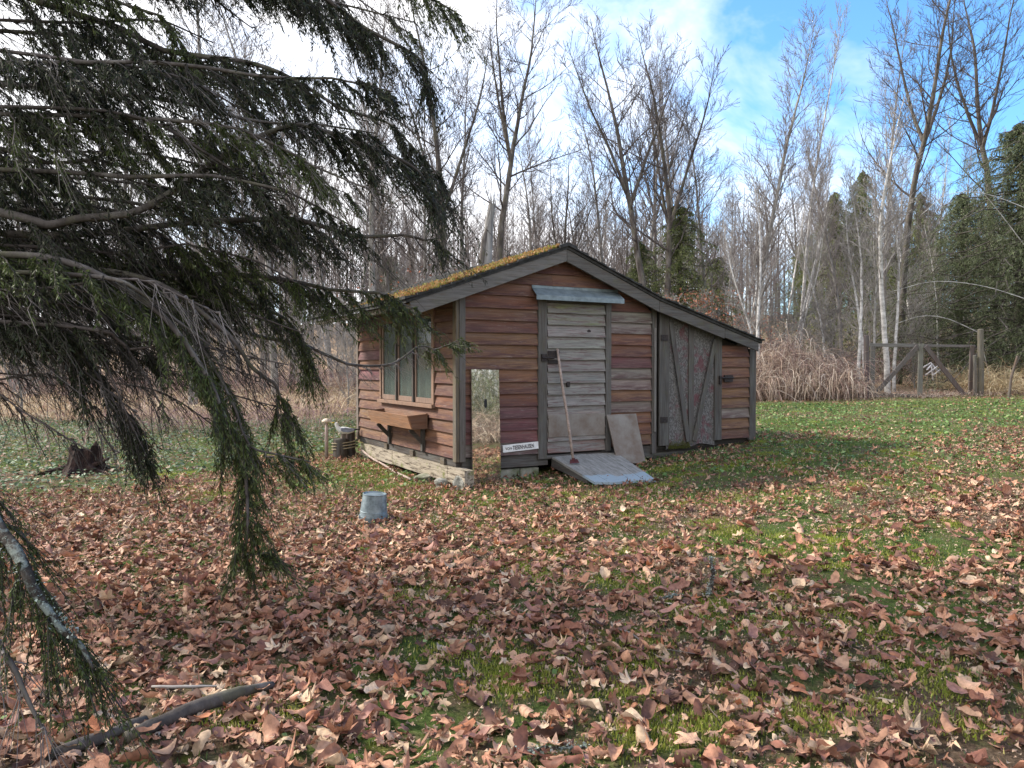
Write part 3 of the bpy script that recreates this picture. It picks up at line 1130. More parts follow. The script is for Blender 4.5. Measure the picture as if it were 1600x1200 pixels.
for x0 in (1.1, 2.17):
    MB().hexa([(x0, -.028, 2.37), (x0 + .03, -.028, 2.37), (x0 + .03, -.03, 2.46), (x0, -.03, 2.46), (x0, -.17, 2.345), (x0 + .03, -.17, 2.345), (x0 + .03, -.17, 2.36), (x0, -.17, 2.36)]).build('awning_bracket', M['old_y'], shed, (.08, .07, .06))

# lean-to door with strand board panel and spreading braces
LX0, LX1 = 3.02, 4.195
lz = lambda x: roof_z(x) - .02
v = [(LX0 + .17, -.02, .36), (LX1 - .12, -.02, .40), (LX1 - .12, -.02, lz(LX1 - .12)), (LX0 + .17, -.02, lz(LX0 + .17))]
nb = 9
prof = [(LX0 + .16 + i * (LX1 - LX0 - .27) / nb, .37 + random.uniform(-.035, .03)) for i in range(nb + 1)]
pv = [(x, -.022, z) for x, z in prof] + [(x, -.022, lz(x)) for x, z in prof]
pv += [(x, -.008, z) for x, _, z in pv]
k = nb + 1
pf = []
for i in range(nb):
    pf += [(i, i + 1, i + 1 + k, i + k), (2 * k + i + 1, 2 * k + i, 3 * k + i, 3 * k + i + 1), (i + 1, i, 2 * k + i, 2 * k + i + 1), (k + i, k + i + 1, 3 * k + i + 1, 3 * k + i)]
pf += [(0, k, 3 * k, 2 * k), (nb, 2 * k + nb, 3 * k + nb, k + nb)]
mb = MB(); mb.v = pv; mb.f = pf
ldoor = mb.build('lean_to_door', M['osb'], shed)
DG = (.075, .068, .062)


def stile(x0, x1, z0, name='door_stile', col=DG, y0=-.05, y1=-.024):
    return MB().hexa([(x0, y0, z0), (x1, y0, z0), (x1, y1, z0), (x0, y1, z0), (x0, y0, lz(x0)), (x1, y0, lz(x1)), (x1, y1, lz(x1)), (x0, y1, lz(x0))]).build(name, M['old_z'], ldoor, col, bevel=.002)


stile(LX0 + .01, LX0 + .19, .40)
stile(LX1 - .135, LX1 - .0, .43)
stile(3.57, 3.665, .40, 'door_brace', (.085, .075, .07), -.044, -.024)
MB().bar((3.22, -.056, 2.12), (3.555, -.056, .44), .075, .02, (0, -1, 0)).build('door_brace', M['old_z'], ldoor, (.08, .07, .068), bevel=.002)
MB().bar((4.06, -.056, 1.88), (3.66, -.056, .44), .075, .02, (0, -1, 0)).build('door_brace', M['old_z'], ldoor, (.085, .078, .072), bevel=.002)
MB().box(3.05, 3.17, -.062, -.051, .72, .80).build('hinge', M['metal_dark'], ldoor)
MB().box(3.05, 3.17, -.062, -.051, 1.85, 1.93).build('hinge', M['metal_dark'], ldoor)
hs = MB().box(4.13, 4.17, -.075, -.052, 1.24, 1.36).tube([(4.17, -.07, 1.33), (4.33, -.07, 1.325), (4.42, -.06, 1.33)], .012, 8)
hs.box(4.24, 4.40, -.062, -.04, 1.27, 1.37)
hs.build('hasp', M['metal_dark'], ldoor)

mxx = rng.uniform(3.2, 3.6, 700); mzz = .34 + np.abs(rng.normal(0, .055, 700))
v = []; f = []
for i in range(700):
    a = rng.uniform(0, 6.28); h = rng.uniform(.01, .025)
    p = np.array([mxx[i], -.03 - rng.uniform(0, .02), mzz[i]])
    v += [p + (math.cos(a) * .006, 0, 0), p - (math.cos(a) * .006, 0, 0), p + (rng.normal(0, .006), -h * .6, h)]
    f.append((3 * i, 3 * i + 1, 3 * i + 2))
mo = link('moss', np_mesh('moss', v, f, np.tile(np.array([[.14, .15, .04]]), (2100, 1))), M['grass'], ldoor)
mo['kind'] = 'stuff'

# window of three panes on the left wall
win = MB().box(-.05, .01, WY0 - .055, WY0, WZ0 - .02, WZ1).box(-.05, .01, WY1, WY1 + .055, WZ0 - .02, WZ1).box(-.05, .01, WY0 - .055, WY1 + .055, WZ1 + .002, WZ1 + .06) \
    .box(-.085, .01, WY0 - .075, WY1 + .075, WZ0 - .07, WZ0 - .022).build('window', M['siding_z'], shed, (.27, .17, .12), bevel=.003)
third = (WY1 - WY0) / 3
for i in range(3):
    y0, y1 = WY0 + i * third + .012, WY0 + (i + 1) * third - .012
    e = .05
    fr = MB().box(-.032, -.004, y0, y0 + e, WZ0 - .018, WZ1 - .004).box(-.032, -.004, y1 - e, y1, WZ0 - .018, WZ1 - .004) \
        .box(-.031, -.005, y0 + e, y1 - e, WZ0 - .018, WZ0 + .05).box(-.031, -.005, y0 + e, y1 - e, WZ1 - .05, WZ1 - .004)
    fr.build('window_frame', M['siding_z'], win, (.25, .17, .13), bevel=.002)
    MB().box(-.018, -.014, y0 + e - .004, y1 - e + .004, WZ0 + .046, WZ1 - .046).build('pane', M['glass'], win)
for i in (1, 2):
    yy = WY0 + i * third
    MB().box(-.058, -.033, yy - .022, yy + .022, WZ0 - .018, WZ1 - .002).build('mullion', M['old_z'], win, (.05, .042, .04))
cv, cf = [], []
nc = 60
for i in range(nc + 1):
    y = WY0 + .01 + (WY1 - WY0 - .02) * i / nc
    x = .06 + .014 * math.sin(i * .9) + .006 * math.sin(i * 2.3)
    cv += [(x, y, WZ0 - .01), (x + .004 * math.sin(i), y, WZ1)]
    if i: cf.append((2 * i - 2, 2 * i, 2 * i + 1, 2 * i - 1))
mb = MB(); mb.v = cv; mb.f = cf
mb.build('curtain', M['curtain'], win, smooth=True)

# fascia boards along the front of the roof
YF = -.20


def fascia(x0, x1, h, parent=shed, y=YF, col=(.12, .11, .10), end0=0.0):
    z0, z1 = roof_z(x0 + 1e-4) + .06, roof_z(x1 - 1e-4) + .06
    v = [(x0 + end0, y, z0 - h), (x1, y, z1 - h), (x1, y + .03, z1 - h), (x0 + end0, y + .03, z0 - h), (x0, y, z0), (x1, y, z1), (x1, y + .03, z1), (x0, y + .03, z0)]
    return MB().hexa(v).build('fascia_board', M['old_x'], parent, col, bevel=.003)


fascia(-.69, XR - .002, .150, col=(.17, .16, .15), end0=.05)
fascia(XR + .002, XM - .062, .155, col=(.10, .092, .085))
fascia(XM - .055, 4.10, .150, col=(.09, .082, .078), y=YF + .002)
fascia(4.104, 4.775, .130, col=(.085, .08, .078))
# soffit returns so the boards under the overhang meet the roof
for x0, x1 in ((-.62, -.56), (.5, .56), (1.9, 1.96), (3.4, 3.46), (4.5, 4.56)):
    z = min(roof_z(x0), roof_z(x1))
    MB().box(x0, x1, YF + .032, -.03, z - .05, z + .0).build('rafter_end', M['old_y'], shed, (.07, .06, .05))
MB().box(-.66, -.60, -.17, DEP + .15, roof_z(-.66) - .02, roof_z(-.66) + .035).build('eave_board', M['old_y'], shed, (.40, .34, .28))

# roof slabs and shingles
YB = DEP + .2
TH = .035


def slab(x0, x1):
    za, zb = roof_z(x0 + 1e-4) + .062, roof_z(x1 - 1e-4) + .062
    return MB().hexa([(x0, YF - .015, za), (x1, YF - .015, zb), (x1, YB, zb), (x0, YB, za), (x0, YF - .015, za + TH), (x1, YF - .015, zb + TH), (x1, YB, zb + TH), (x0, YB, za + TH)]).build('roof', M['tar'], shed)


rl_ = slab(-.74, XR)
rr_ = slab(XR, XM - .06)
re_ = slab(XM - .06, 4.83)


def shingles(par, x0, x1, course, yw, sl_sign):
    """lapped shingles; the first two files along the front edge and, where seen, all of them are objects"""
    xs_ = np.arange(x0, x1 - .02, course)
    proto = {}
    for i, x in enumerate(xs_):
        y = YF - .03 - random.uniform(0, .02)
        first = True
        while y < YB:
            w = yw * random.uniform(.7, 1.2)
            xa, xb = (x - .02, x + course * 1.15)
            if sl_sign > 0: xa, xb = x + course * 1.02, x - .04      # low edge to the right
            xa = max(min(xa, x1 + .02), x0 - .03) + random.uniform(-.012, .012)
            xb = max(min(xb, x1), x0)
            za, zb = roof_z(min(max(xa, -.73), 4.82)) + .062 + TH, roof_z(min(max(xb, -.73), 4.82)) + .062 + TH
            t = random.uniform(.010, .022)
            z_off = random.uniform(0, .004)
            lo, hi = sorted((xa, xb))
            zl, zh = (za, zb) if lo == xa else (zb, za)
            tl, th = (t + .014, .004) if sl_sign < 0 else (.004, t + .014)
            yield_pts = [(lo, y, zl + .001), (hi, y, zh + .001), (hi, y + w - .006, zh + .001), (lo, y + w - .006, zl + .001),
                         (lo, y, zl + tl + z_off), (hi, y, zh + th + z_off), (hi, y + w - .006, zh + th + z_off), (lo, y + w - .006, zl + tl + z_off)]
            yield first, yield_pts
            first = False
            y += w


for par, x0, x1, sg in ((rl_, -.74, XR, -1), (rr_, XR, XM - .06, 1), (re_, XM - .06, 4.83, 1)):
    rest = MB()
    for first, pts in shingles(par, x0, x1, .145, .22, sg):
        if first: MB().hexa(pts).build('shingle', M['tar'], par)
        else: rest.hexa(pts)
    o = rest.build('shingles', M['tar'], par)
    o['kind'] = 'stuff'
# ridge caps
y = YF - .04
while y < YB:
    w = random.uniform(.2, .3)
    t = .035
    MB().hexa([(XR - .13, y, ZR + .062 - .0), (XR + .0, y, ZR + .105), (XR + .0, y + w, ZR + .105), (XR - .13, y + w, ZR + .062), (XR - .13, y, ZR + .062 + t), (XR + 0, y, ZR + .105 + t), (XR, y + w, ZR + .105 + t), (XR - .13, y + w, ZR + .062 + t)]).build('ridge_cap', M['tar'], rl_)
    MB().hexa([(XR, y, ZR + .105), (XR + .13, y, ZR + .058), (XR + .13, y + w, ZR + .058), (XR, y + w, ZR + .105), (XR, y, ZR + .105 + t), (XR + .13, y, ZR + .058 + t), (XR + .13, y + w, ZR + .058 + t), (XR, y + w, ZR + .105 + t)]).build('ridge_cap', M['tar'], rr_)
    y += w + .004

# moss and needles lying on the left slope, thickest along the front edge
n = 26000
u_ = rng.random(n)
mx = -.72 + u_ * (XR + .65)
my = YF + np.abs(rng.normal(0, .9, n)) * (1 - .35 * u_)
k = (my < YB - .05) & (vnoise(mx * 3, my * 3, .7, 31) + .45 * np.exp(-((my - YF) / .6) ** 2) > .52)
mx, my = mx[k], my[k]
n = len(mx)
hgt = .006 + .042 * vnoise(mx, my, .09, 33)
zz = ZR - (XR - mx) * SL + .062 + TH + .012 + hgt * rng.random(n)
P = np.stack([mx, my, zz], 1)
bl = (np.array([(-.5, 0, 0), (.5, 0, 0), (.1, .1, .9)]), np.array([(0, 1, 2)]))
mc = palette([(.36, .19, .06), (.42, .25, .08), (.26, .26, .06), (.33, .15, .08), (.16, .18, .04), (.40, .32, .18)], [.24, .16, .2, .18, .14, .08])
mv_, mf_, mcc = stamp([bl], np.zeros(n, int), rots(n, .8, flip=1), rng.uniform(.014, .04, n), P, mc(n))
o = link('roof_moss', np_mesh('roof_moss', mv_, mf_, mcc), M['grass'], rl_)
o['kind'] = 'stuff'
n = 900
mx = rng.uniform(XR, 4.8, n); my = YF + np.abs(rng.normal(0, .6, n)) - .02
zz = np.array([roof_z(a) for a in mx]) + .062 + TH + .02
P = np.stack([mx, my, zz], 1)
mv_, mf_, mcc = stamp([bl], np.zeros(n, int), rots(n, .8, flip=1), rng.uniform(.012, .03, n), P, palette([(.08, .09, .03), (.12, .10, .05)], [.6, .4])(n))
o = link('roof_moss', np_mesh('roof_moss', mv_, mf_, mcc), M['grass'], re_)
o['kind'] = 'stuff'

# ------------------------------------------------------------------ things about the shed (placed in shed coordinates)
def at_shed(name, label, cat, x, y, z=None, rz=0.0):
    z = gl(x, y) if z is None else z
    return thing(name, label, cat, L2W(x, y, z), A + rz)


# planter on the left wall
pl = at_shed('planter_box', 'empty red-brown wooden planter trough under the three-pane window', 'planter', -.03, 1.55, .0)
PY0, PY1 = -.75, .78
pc = (.34, .18, .10)  # front tone lightened, sunlit face put into the colour
MB().hexa([(-.24, PY0, .70), (-.22, PY0, .70), (-.22, PY1, .70), (-.24, PY1, .70), (-.30, PY0, .875), (-.28, PY0, .875), (-.28, PY1, .875), (-.30, PY1, .875)]).build('front_board', M['siding_y'], pl, pc, bevel=.002)
MB().box(-.04, -.02, PY0, PY1, .70, .90).build('back_board', M['siding_y'], pl, (.25, .14, .09), bevel=.002)
MB().box(-.238, -.041, PY0 + .02, PY1 - .02, .702, .72).build('bottom_board', M['siding_y'], pl, (.16, .09, .06))
for s in (PY0, PY1):
    MB().hexa([(-.219, s - .0, .70), (-.041, s, .70), (-.041, s + .02, .70), (-.219, s + .02, .70), (-.277, s, .872), (-.041, s, .89), (-.041, s + .02, .89), (-.277, s + .02, .872)]).build('end_board', M['siding_x'], pl, (.19, .10, .065))  # end tone darker than the front, side shade put into the colour
for s in (-.60, .62):
    br = MB().box(-.045, -.003, s - .03, s + .03, .40, .698).build('bracket', M['old_z'], pl, (.045, .035, .03))
    MB().bar((-.02, s, .50), (-.20, s, .685), .05, .035, (0, 1, 0)).build('bracket_brace', M['old_x'], br, (.05, .035, .03))

# mirror
mr = at_shed('mirror', 'tall narrow frameless mirror leaning by the front corner of the shed', 'mirror', .32, -.13)
zb = 0.0
a, b_ = -.19, .19
lean = .055
t_ = .006
H = 1.37
glass = MB().hexa([(a, 0, zb), (b_, 0, zb), (b_, t_, zb), (a, t_, zb), (a + .01, lean, H), (b_, lean, H - .01), (b_, lean + t_, H - .01), (a + .01, lean + t_, H)]).build('mirror_glass', M['mirror'], mr)
MB().hexa([(a, t_ + .001, zb), (b_, t_ + .001, zb), (b_, t_ + .014, zb), (a, t_ + .014, zb), (a + .01, lean + t_ + .001, H), (b_, lean + t_ + .001, H - .01), (b_, lean + t_ + .014, H - .01), (a + .01, lean + t_ + .014, H)]).build('backing_board', M['old_z'], mr, (.2, .17, .14))
hv = MB()
hp = [(.018 * math.cos(q), .048 * (1 if math.sin(q) > 0 else -1) * .5 + .03 * math.sin(q)) for q in np.linspace(0, 2 * PI, 20, endpoint=False)]
hv.v = [(x, lean * (.96 + z) / H - .004, .96 + z) for x, z in hp] + [(x, lean * (.96 + z) / H - .001, .96 + z) for x, z in hp]
hv.f = [tuple(reversed(range(20))), tuple(range(20, 40))] + [(i, (i + 1) % 20, (i + 1) % 20 + 20, i + 20) for i in range(20)]
hv.build('oval_hole_disc', M['black'], mr)  # flat black disc standing for the dark of an oval hole

# name sign
sg = at_shed('name_sign', 'narrow white sign lettered in black low on the siding left of the door', 'sign', .835, -.036, .50)
sg.rotation_euler = (math.radians(-3), math.radians(-2.8), A)
MB().box(-.255, .255, -.012, 0, -.045, .045).build('sign_board', M['white'], sg, bevel=.001)


def text(body, size, x, z, par, bold=.0, sx=1.0):
    cu = bpy.data.curves.new('lettering', 'FONT')
    cu.body = body
    cu.size = size
    cu.offset = bold
    cu.extrude = .0008
    cu.space_character = 1.06
    to = bpy.data.objects.new('t', cu)
    C.objects.link(to)
    bpy.context.view_layer.update()
    me = bpy.data.meshes.new_from_object(to.evaluated_get(bpy.context.evaluated_depsgraph_get()))
    bpy.data.objects.remove(to)
    me.name = 'lettering'
    o = link('lettering', me, M['black'], par)
    o.matrix_local = Matrix.Translation((x, -.0132, z)) @ Matrix.Rotation(PI / 2, 4, 'X') @ Matrix.Diagonal((sx, 1, 1, 1))
    return o


text('VON', .048, -.222, -.018, sg, .0004, .86)
text('TIESENHAUSEN', .070, -.118, -.024, sg, .0016, .60)

# ramp up to the door
rp = at_shed('door_ramp', 'grey boarded ramp sloping down from the shed door with pale blue paint at its foot', 'ramp', 1.75, -.055, .0, math.radians(-8))
zt = .362
zb = gl(1.6, -1.2) + .035
v0, v1 = -1.17, 0.0


def rz_(y): return zt + (zb - zt) * (y / v0)


nb = 5
x_t = np.linspace(-.46, .50, nb + 1)
x_b = np.linspace(-.40, .36, nb + 1)
for i in range(nb):
    g_ = .0015
    e0 = random.uniform(-.02, .02)
    pts = []
    for dz in (-.028, 0):
        pts += [(x_b[i] + g_, v0 + e0 + (.05 if i == 0 else 0), zb + dz), (x_b[i + 1] - g_, v0 + e0, zb + dz), (x_t[i + 1] - g_, v1, zt + dz), (x_t[i] + g_, v1, zt + dz)]
    MB().hexa(pts).build('ramp_board', M['ramp'], rp)
for xb_, xt_ in ((-.38, -.43), (.30, .44)):
    pts = []
    for d1, d2 in ((-.14, -.02), (-.029, -.029)):
        pts += [(xb_ - .02, v0 + .25, rz_(v0 + .25) + (d1 if d1 < -.1 else d1) * .6), (xb_ + .02, v0 + .25, rz_(v0 + .25) + d1 * .6), (xt_ + .02, v1 - .02, zt + d1), (xt_ - .02, v1 - .02, zt + d1)]
    p = pts[:4] + [(q[0], q[1], (rz_(q[1]) - .0285)) for q in pts[4:]]
    MB().hexa(p).build('side_beam', M['old_y'], rp, (.09, .08, .075))
MB().box(-.44, .44, -.10, -.05, zt - .12, zt - .030).build('cross_beam', M['old_x'], rp, (.07, .06, .055))

# hand tool standing on the ramp against the door
hp0 = Vector(S(896, 722, 1, -.42)); hp1 = Vector(S(871, 545, 1, -.075))
tl = at_shed('garden_hoe', 'long pale wooden handled garden hoe standing on the ramp against the door', 'hoe', hp0.x, hp0.y, 0)
rel = lambda p: Vector((p.x - hp0.x, p.y - hp0.y, p.z))
bt, tp = rel(hp0), rel(hp1)
bt.z = max(bt.z, .30)
MB().tube([bt, bt.lerp(tp, .35) + Vector((.006, 0, 0)), bt.lerp(tp, .7) - Vector((.004, 0, 0)), tp], [.017, .018, .017, .015], 10).build('handle', M['pale_pole'], tl, smooth=True)
MB().tube([bt + Vector((0, 0, .05)), bt + Vector((0, -.005, .01))], [.02, .022], 8).hexa([bt + Vector(q) for q in ((-.07, -.03, -.01), (.07, -.03, -.01), (.07, -.02, -.01), (-.07, -.02, -.01), (-.05, -.01, .035), (.05, -.01, .035), (.05, 0, .035), (-.05, 0, .035))]).build('blade', plain('red_rusty_steel', (.10, .025, .025), .6, .4, .4, 20), tl)

# plywood sheet leaning right of the door
c4 = [Vector(S(966, 727, 1, -.30)), Vector(S(1009, 722, 1, -.30)), Vector(S(994, 646, 1, -.075)), Vector(S(948, 648, 1, -.075))]
pn = at_shed('plywood_sheet', 'square-cut grey sheet of plywood leaning on the wall right of the ramp', 'plywood', c4[0].x, c4[0].y, 0)
r4 = [Vector((p.x - c4[0].x, p.y - c4[0].y, p.z)) for p in c4]
nn = (r4[1] - r4[0]).cross(r4[3] - r4[0]).normalized() * .016
MB().hexa(r4 + [p - nn for p in r4]).build('panel', M['ply'], pn, bevel=.002)

# piles, rope and the gull by the far left corner
px_, py_ = -.27, 3.62
pk = at_shed('mooring_piles', 'two dark timber piles of unequal height bound together with rope', 'post', px_, py_)
MB().lathe([(.118, -.1), (.118, .05), (.112, .31), (.10, .325), (.02, .33)], 20, (-.06, .0, 0)).build('pile', M['old_z'], pk, (.06, .045, .035), smooth=False)
MB().lathe([(.075, -.1), (.072, .40), (.065, .47), (.02, .475)], 16, (.115, .05, 0)).build('pile', M['old_z'], pk, (.075, .05, .042))
rope = MB()
for h in (.18, .225, .27):
    pts = []
    for i in range(37):
        a_ = 2 * PI * i / 36
        x = .015 + .205 * math.cos(a_); y = .02 + .135 * math.sin(a_)
        pts.append((x, y, h + .02 * math.cos(a_) + random.uniform(-.002, .002)))
    rope.tube(pts, .010, 6, False)
rope.build('rope', M['rope'], pk, smooth=True)
pp = at_shed('perch_post', 'short pale square post between the gull figurine and the bound piles', 'post', px_ - .02, py_ - .02, gl(px_, py_) + .30)
MB().box(-.035, .035, -.03, .03, .0, .10).build('post', M['old_z'], pp, (.28, .22, .17), bevel=.004)
gu = at_shed('gull_figurine', 'painted white gull figurine with grey wings and black tail on the rope-bound piles', 'figurine', px_ - .0, py_ - .05, gl(px_, py_) + .40, math.radians(180 - 14))


def skinned(name, pts, rads, mat, parent, edges=None, sub=2, sq=None):
    me = bpy.data.meshes.new(name)
    me.from_pydata([tuple(p) for p in pts], edges or [(i, i + 1) for i in range(len(pts) - 1)], [])
    o = link(name, me, mat, parent)
    sk = o.modifiers.new('skin', 'SKIN')
    sk.use_smooth_shade = True
    for i, r_ in enumerate(rads):
        me.skin_vertices[0].data[i].radius = r_ if hasattr(r_, '__len__') else (r_, r_)
    me.skin_vertices[0].data[0].use_root = True
    sb = o.modifiers.new('sub', 'SUBSURF')
    sb.levels = sub
    sb.render_levels = sub
    return o


# body: breast on +x, tail to -x
skinned('body', [(0, 0, .055), (.075, 0, .065), (.12, 0, .10), (.135, 0, .15), (.145, 0, .185), (-.08, 0, .045), (-.14, 0, .045)],
        [.06, .052, .036, .027, .028, .042, .018], M['white'], gu, [(0, 1), (1, 2), (2, 3), (3, 4), (0, 5), (5, 6)])
MB().tube([(.165, 0, .187), (.195, 0, .183), (.215, 0, .176)], [.010, .007, .002], 8).build('beak', M['yellow'], gu, smooth=True)
for s in (-1, 1):
    wv = MB()
    prof = [(.07, .095), (.0, .105), (-.09, .085), (-.15, .065), (-.145, .05), (-.06, .03), (.03, .035), (.075, .06)]
    wv.v = [(x, s * (.058 + .014 * math.cos(x * 12)), z) for x, z in prof] + [(x * .96, s * .035, z) for x, z in prof]
    n = len(prof)
    wv.f = [tuple(range(n)), tuple(reversed(range(n, 2 * n)))] + [(i, i + n, (i + 1) % n + n, (i + 1) % n) for i in range(n)]
    wv.build('wing', M['bird_grey'], gu, bevel=.006)
    MB().lathe([(.001, -.003), (.005, 0), (.001, .003)], 8, (.155, s * .024, .195)).build('eye', M['black'], gu)
MB().hexa([(-.13, -.03, .05), (-.13, .03, .05), (-.13, .03, .075), (-.13, -.03, .075), (-.235, -.012, .065), (-.235, .012, .065), (-.235, .012, .08), (-.235, -.012, .08)]).build('tail', M['black'], gu, bevel=.004)
mu = at_shed('mushroom_ornament', 'small pale mushroom-shaped ornament behind the gull figurine', 'ornament', px_ - .25, py_ + .12)
MB().lathe([(.03, -.02), (.026, .45), (.022, .60)], 12).build('stem', plain('pinkish_timber', (.42, .33, .30), .8), mu, smooth=True)
MB().lathe([(.024, .585), (.075, .595), (.07, .62), (.04, .645), (.005, .655)], 18).build('cap', plain('cream_cap', (.62, .52, .42), .8), mu, smooth=True)

# upturned bucket
bk = thing('bucket', 'upturned galvanized steel bucket alone on the fallen leaves', 'bucket', (-1.322, 7.28, gzf(-1.322, 7.28) + .015), .4)
bk.rotation_euler = (math.radians(3), math.radians(3), .4)
prof = [(.136, .0), (.140, .004), (.140, .012), (.134, .016), (.132, .045), (.134, .05), (.132, .055), (.128, .09), (.1295, .095), (.127, .10), (.112, .25), (.113, .262), (.107, .264), (.105, .252), (.03, .256), (.001, .256)]
MB().lathe(prof, 40).build('pail', M['galv'], bk, smooth=False)
for s in (-1, 1):
    MB().box(s * .133 - .006, s * .133 + .006, -.018, .018, .03, .06).build('ear', M['galv'], bk)
pts = [(.145 * math.cos(t), -.03 - .145 * math.sin(t) * .95, .045 - .040 * math.sin(t)) for t in np.linspace(0, PI, 16)]
MB().tube(pts, .003, 6).build('bail_handle', M['metal_dark'], bk, smooth=True)

# stones and concrete lumps by the corner
def rock(name, label, x, y, s, mat, seed, group=None, local=True):
    r = np.random.default_rng(seed)
    import bmesh
    bm = bmesh.new()
    bmesh.ops.create_icosphere(bm, subdivisions=3, radius=1)
    ph = r.random(6) * 6
    for v_ in bm.verts:
        p = v_.co
        k_ = 1 + .14 * math.sin(3 * p.x + ph[0]) + .12 * math.sin(4 * p.y + ph[1]) + .08 * math.sin(7 * p.z + ph[2]) + r.normal(0, .015)
        q = Vector((max(-.72, min(.72, p.x)), max(-.72, min(.72, p.y)), max(-.7, min(.7, p.z)))) * k_
        v_.co = Vector((q.x * s[0], q.y * s[1], q.z * s[2]))
    me = bpy.data.meshes.new(name)
    bm.to_mesh(me)
    bm.free()
    o = link(name, me, mat)
    o.location = L2W(x, y, gl(x, y) + s[2] * .35) if local else (x, y, gzf(x, y) + s[2] * .3)
    o.rotation_euler = (0, 0, A + r.random())
    return tag(o, label, 'stone', group)


rock('stone', 'squared pale stone lump at the foot of the front left corner post', .0, -.17, (.13, .10, .12), M['stone'], 1)
rock('stone', 'rounded grey stone beside the squared lump under the beam end', -.17, .12, (.10, .10, .10), M['stone'], 2)
rock('stone', 'flat dark mossy stone half buried along the left wall', -.14, .75, (.16, .13, .07), M['concrete'], 3)

# thin pole lying along the left wall
a_, b_ = L2W(-.09, 3.30), L2W(-.30, .75)
pts = []
for i in range(12):
    t = i / 11
    x = a_.x + (b_.x - a_.x) * t; y = a_.y + (b_.y - a_.y) * t
    pts.append((x + .03 * math.sin(t * 3), y, gzf(x, y) + .03 + .12 * (1 - t) ** 3))
o = MB().tube(pts, [.016] * 12, 8).build('pole', M['pale_pole'], smooth=True)
tag(o, 'thin pale curved pole lying on the ground along the left wall', 'pole')

# fallen log, lichened stick, stump
def stick(name, label, cat, pts, rad, mat, n=9):
    P_ = []
    for i in range(len(pts) - 1):
        for t in np.linspace(0, 1, 5)[:-1]: P_.append(Vector(pts[i]).lerp(Vector(pts[i + 1]), t) + Vector(rng.normal(0, .12 * max(rad), 3)))
    P_.append(Vector(pts[-1]))
    rr = np.interp(np.linspace(0, 1, len(P_)), np.linspace(0, 1, len(rad)), rad) * rng.uniform(.88, 1.12, len(P_))
    o = MB().tube(P_, list(rr), n).build(name, mat, smooth=True)
    return tag(o, label, cat)


def G(x, y, h): return (x, y, gzf(x, y) + h)


stick('fallen_branch', 'thick bare dead branch lying on the leaves at the bottom left', 'branch', [G(-1.52, 2.98, .03), G(-1.40, 3.12, .045), G(-1.20, 3.36, .05), G(-1.10, 3.50, .03)], [.024, .030, .027, .016], M['bark_dark'])
stick('fallen_branch', 'shorter dark branch end half buried left of the thick bare one', 'branch', [G(-1.85, 2.75, .0), G(-1.66, 2.93, .03), G(-1.50, 3.12, .035)], [.02, .028, .018], M['bark_dark'])
stick('fallen_twig', 'thin grey twig beside the thick dead branch', 'branch', [G(-1.62, 3.42, .05), G(-1.42, 3.40, .06), G(-1.3, 3.43, .05)], [.006, .007, .003], M['twig_pale'], 6)
ls = stick('lichened_stick', 'short upright stick crusted with grey green lichen among the leaves at right centre', 'branch', [G(1.20, 4.72, .0), G(1.235, 4.76, .05), G(1.26, 4.78, .14), G(1.25, 4.80, .24)], [.012, .015, .012, .008], M['bark_lichen'])
lich_tpl = [(np.array([(-.5, 0, 0), (0, -.4, .2), (.5, .1, 0), (.05, .5, .3)]), np.array([(0, 1, 2), (0, 2, 3)]))]


def lichen_on(par, pts, n, rad, seed=0, name='lichen'):
    pts = np.array(pts)
    t = rng.random(n) * (len(pts) - 1)
    i = t.astype(int); f = (t - i)[:, None]
    p = pts[i] * (1 - f) + pts[i + 1] * f + rng.normal(0, rad, (n, 3))
    v_, f_, c_ = stamp(lich_tpl, np.zeros(n, int), rots(n, 1.2), rng.uniform(.005, .015, n), p, palette([(.22, .27, .24), (.34, .38, .35), (.13, .17, .13)], [.5, .3, .2])(n))
    o_ = link(name, np_mesh(name, v_, f_, c_), M['leaf'], par)
    o_['kind'] = 'stuff'


lichen_on(ls, [G(1.20, 4.72, .01), G(1.235, 4.76, .05), G(1.26, 4.78, .14), G(1.25, 4.80, .24)], 260, .010)
lp = [G(.9, 4.65, .03), G(1.0, 4.7, .04), G(1.1, 4.68, .03)]
o = stick('fallen_twig', 'low dead twig with pale lichen just left of the upright lichened stick', 'branch', lp, [.006, .007, .003], M['bark_lichen'], 6)
lichen_on(o, lp, 160, .012)
lp = [G(-.02, 2.86, .02), G(.12, 2.88, .035), G(.28, 2.90, .02)]
o = stick('fallen_twig', 'lichened twig at the bottom edge below the yellow moss', 'branch', lp, [.006, .008, .004], M['bark_lichen'], 6)
lichen_on(o, lp, 260, .012)
lp = [G(.55, 4.2, .02), G(.62, 4.05, .05), G(.70, 3.88, .03), G(.9, 3.75, .03)]
stick('fallen_twig', 'bent thin brown twig between the leaves in the middle foreground', 'branch', lp, [.003, .005, .004, .002], M['twig_grey'], 5)

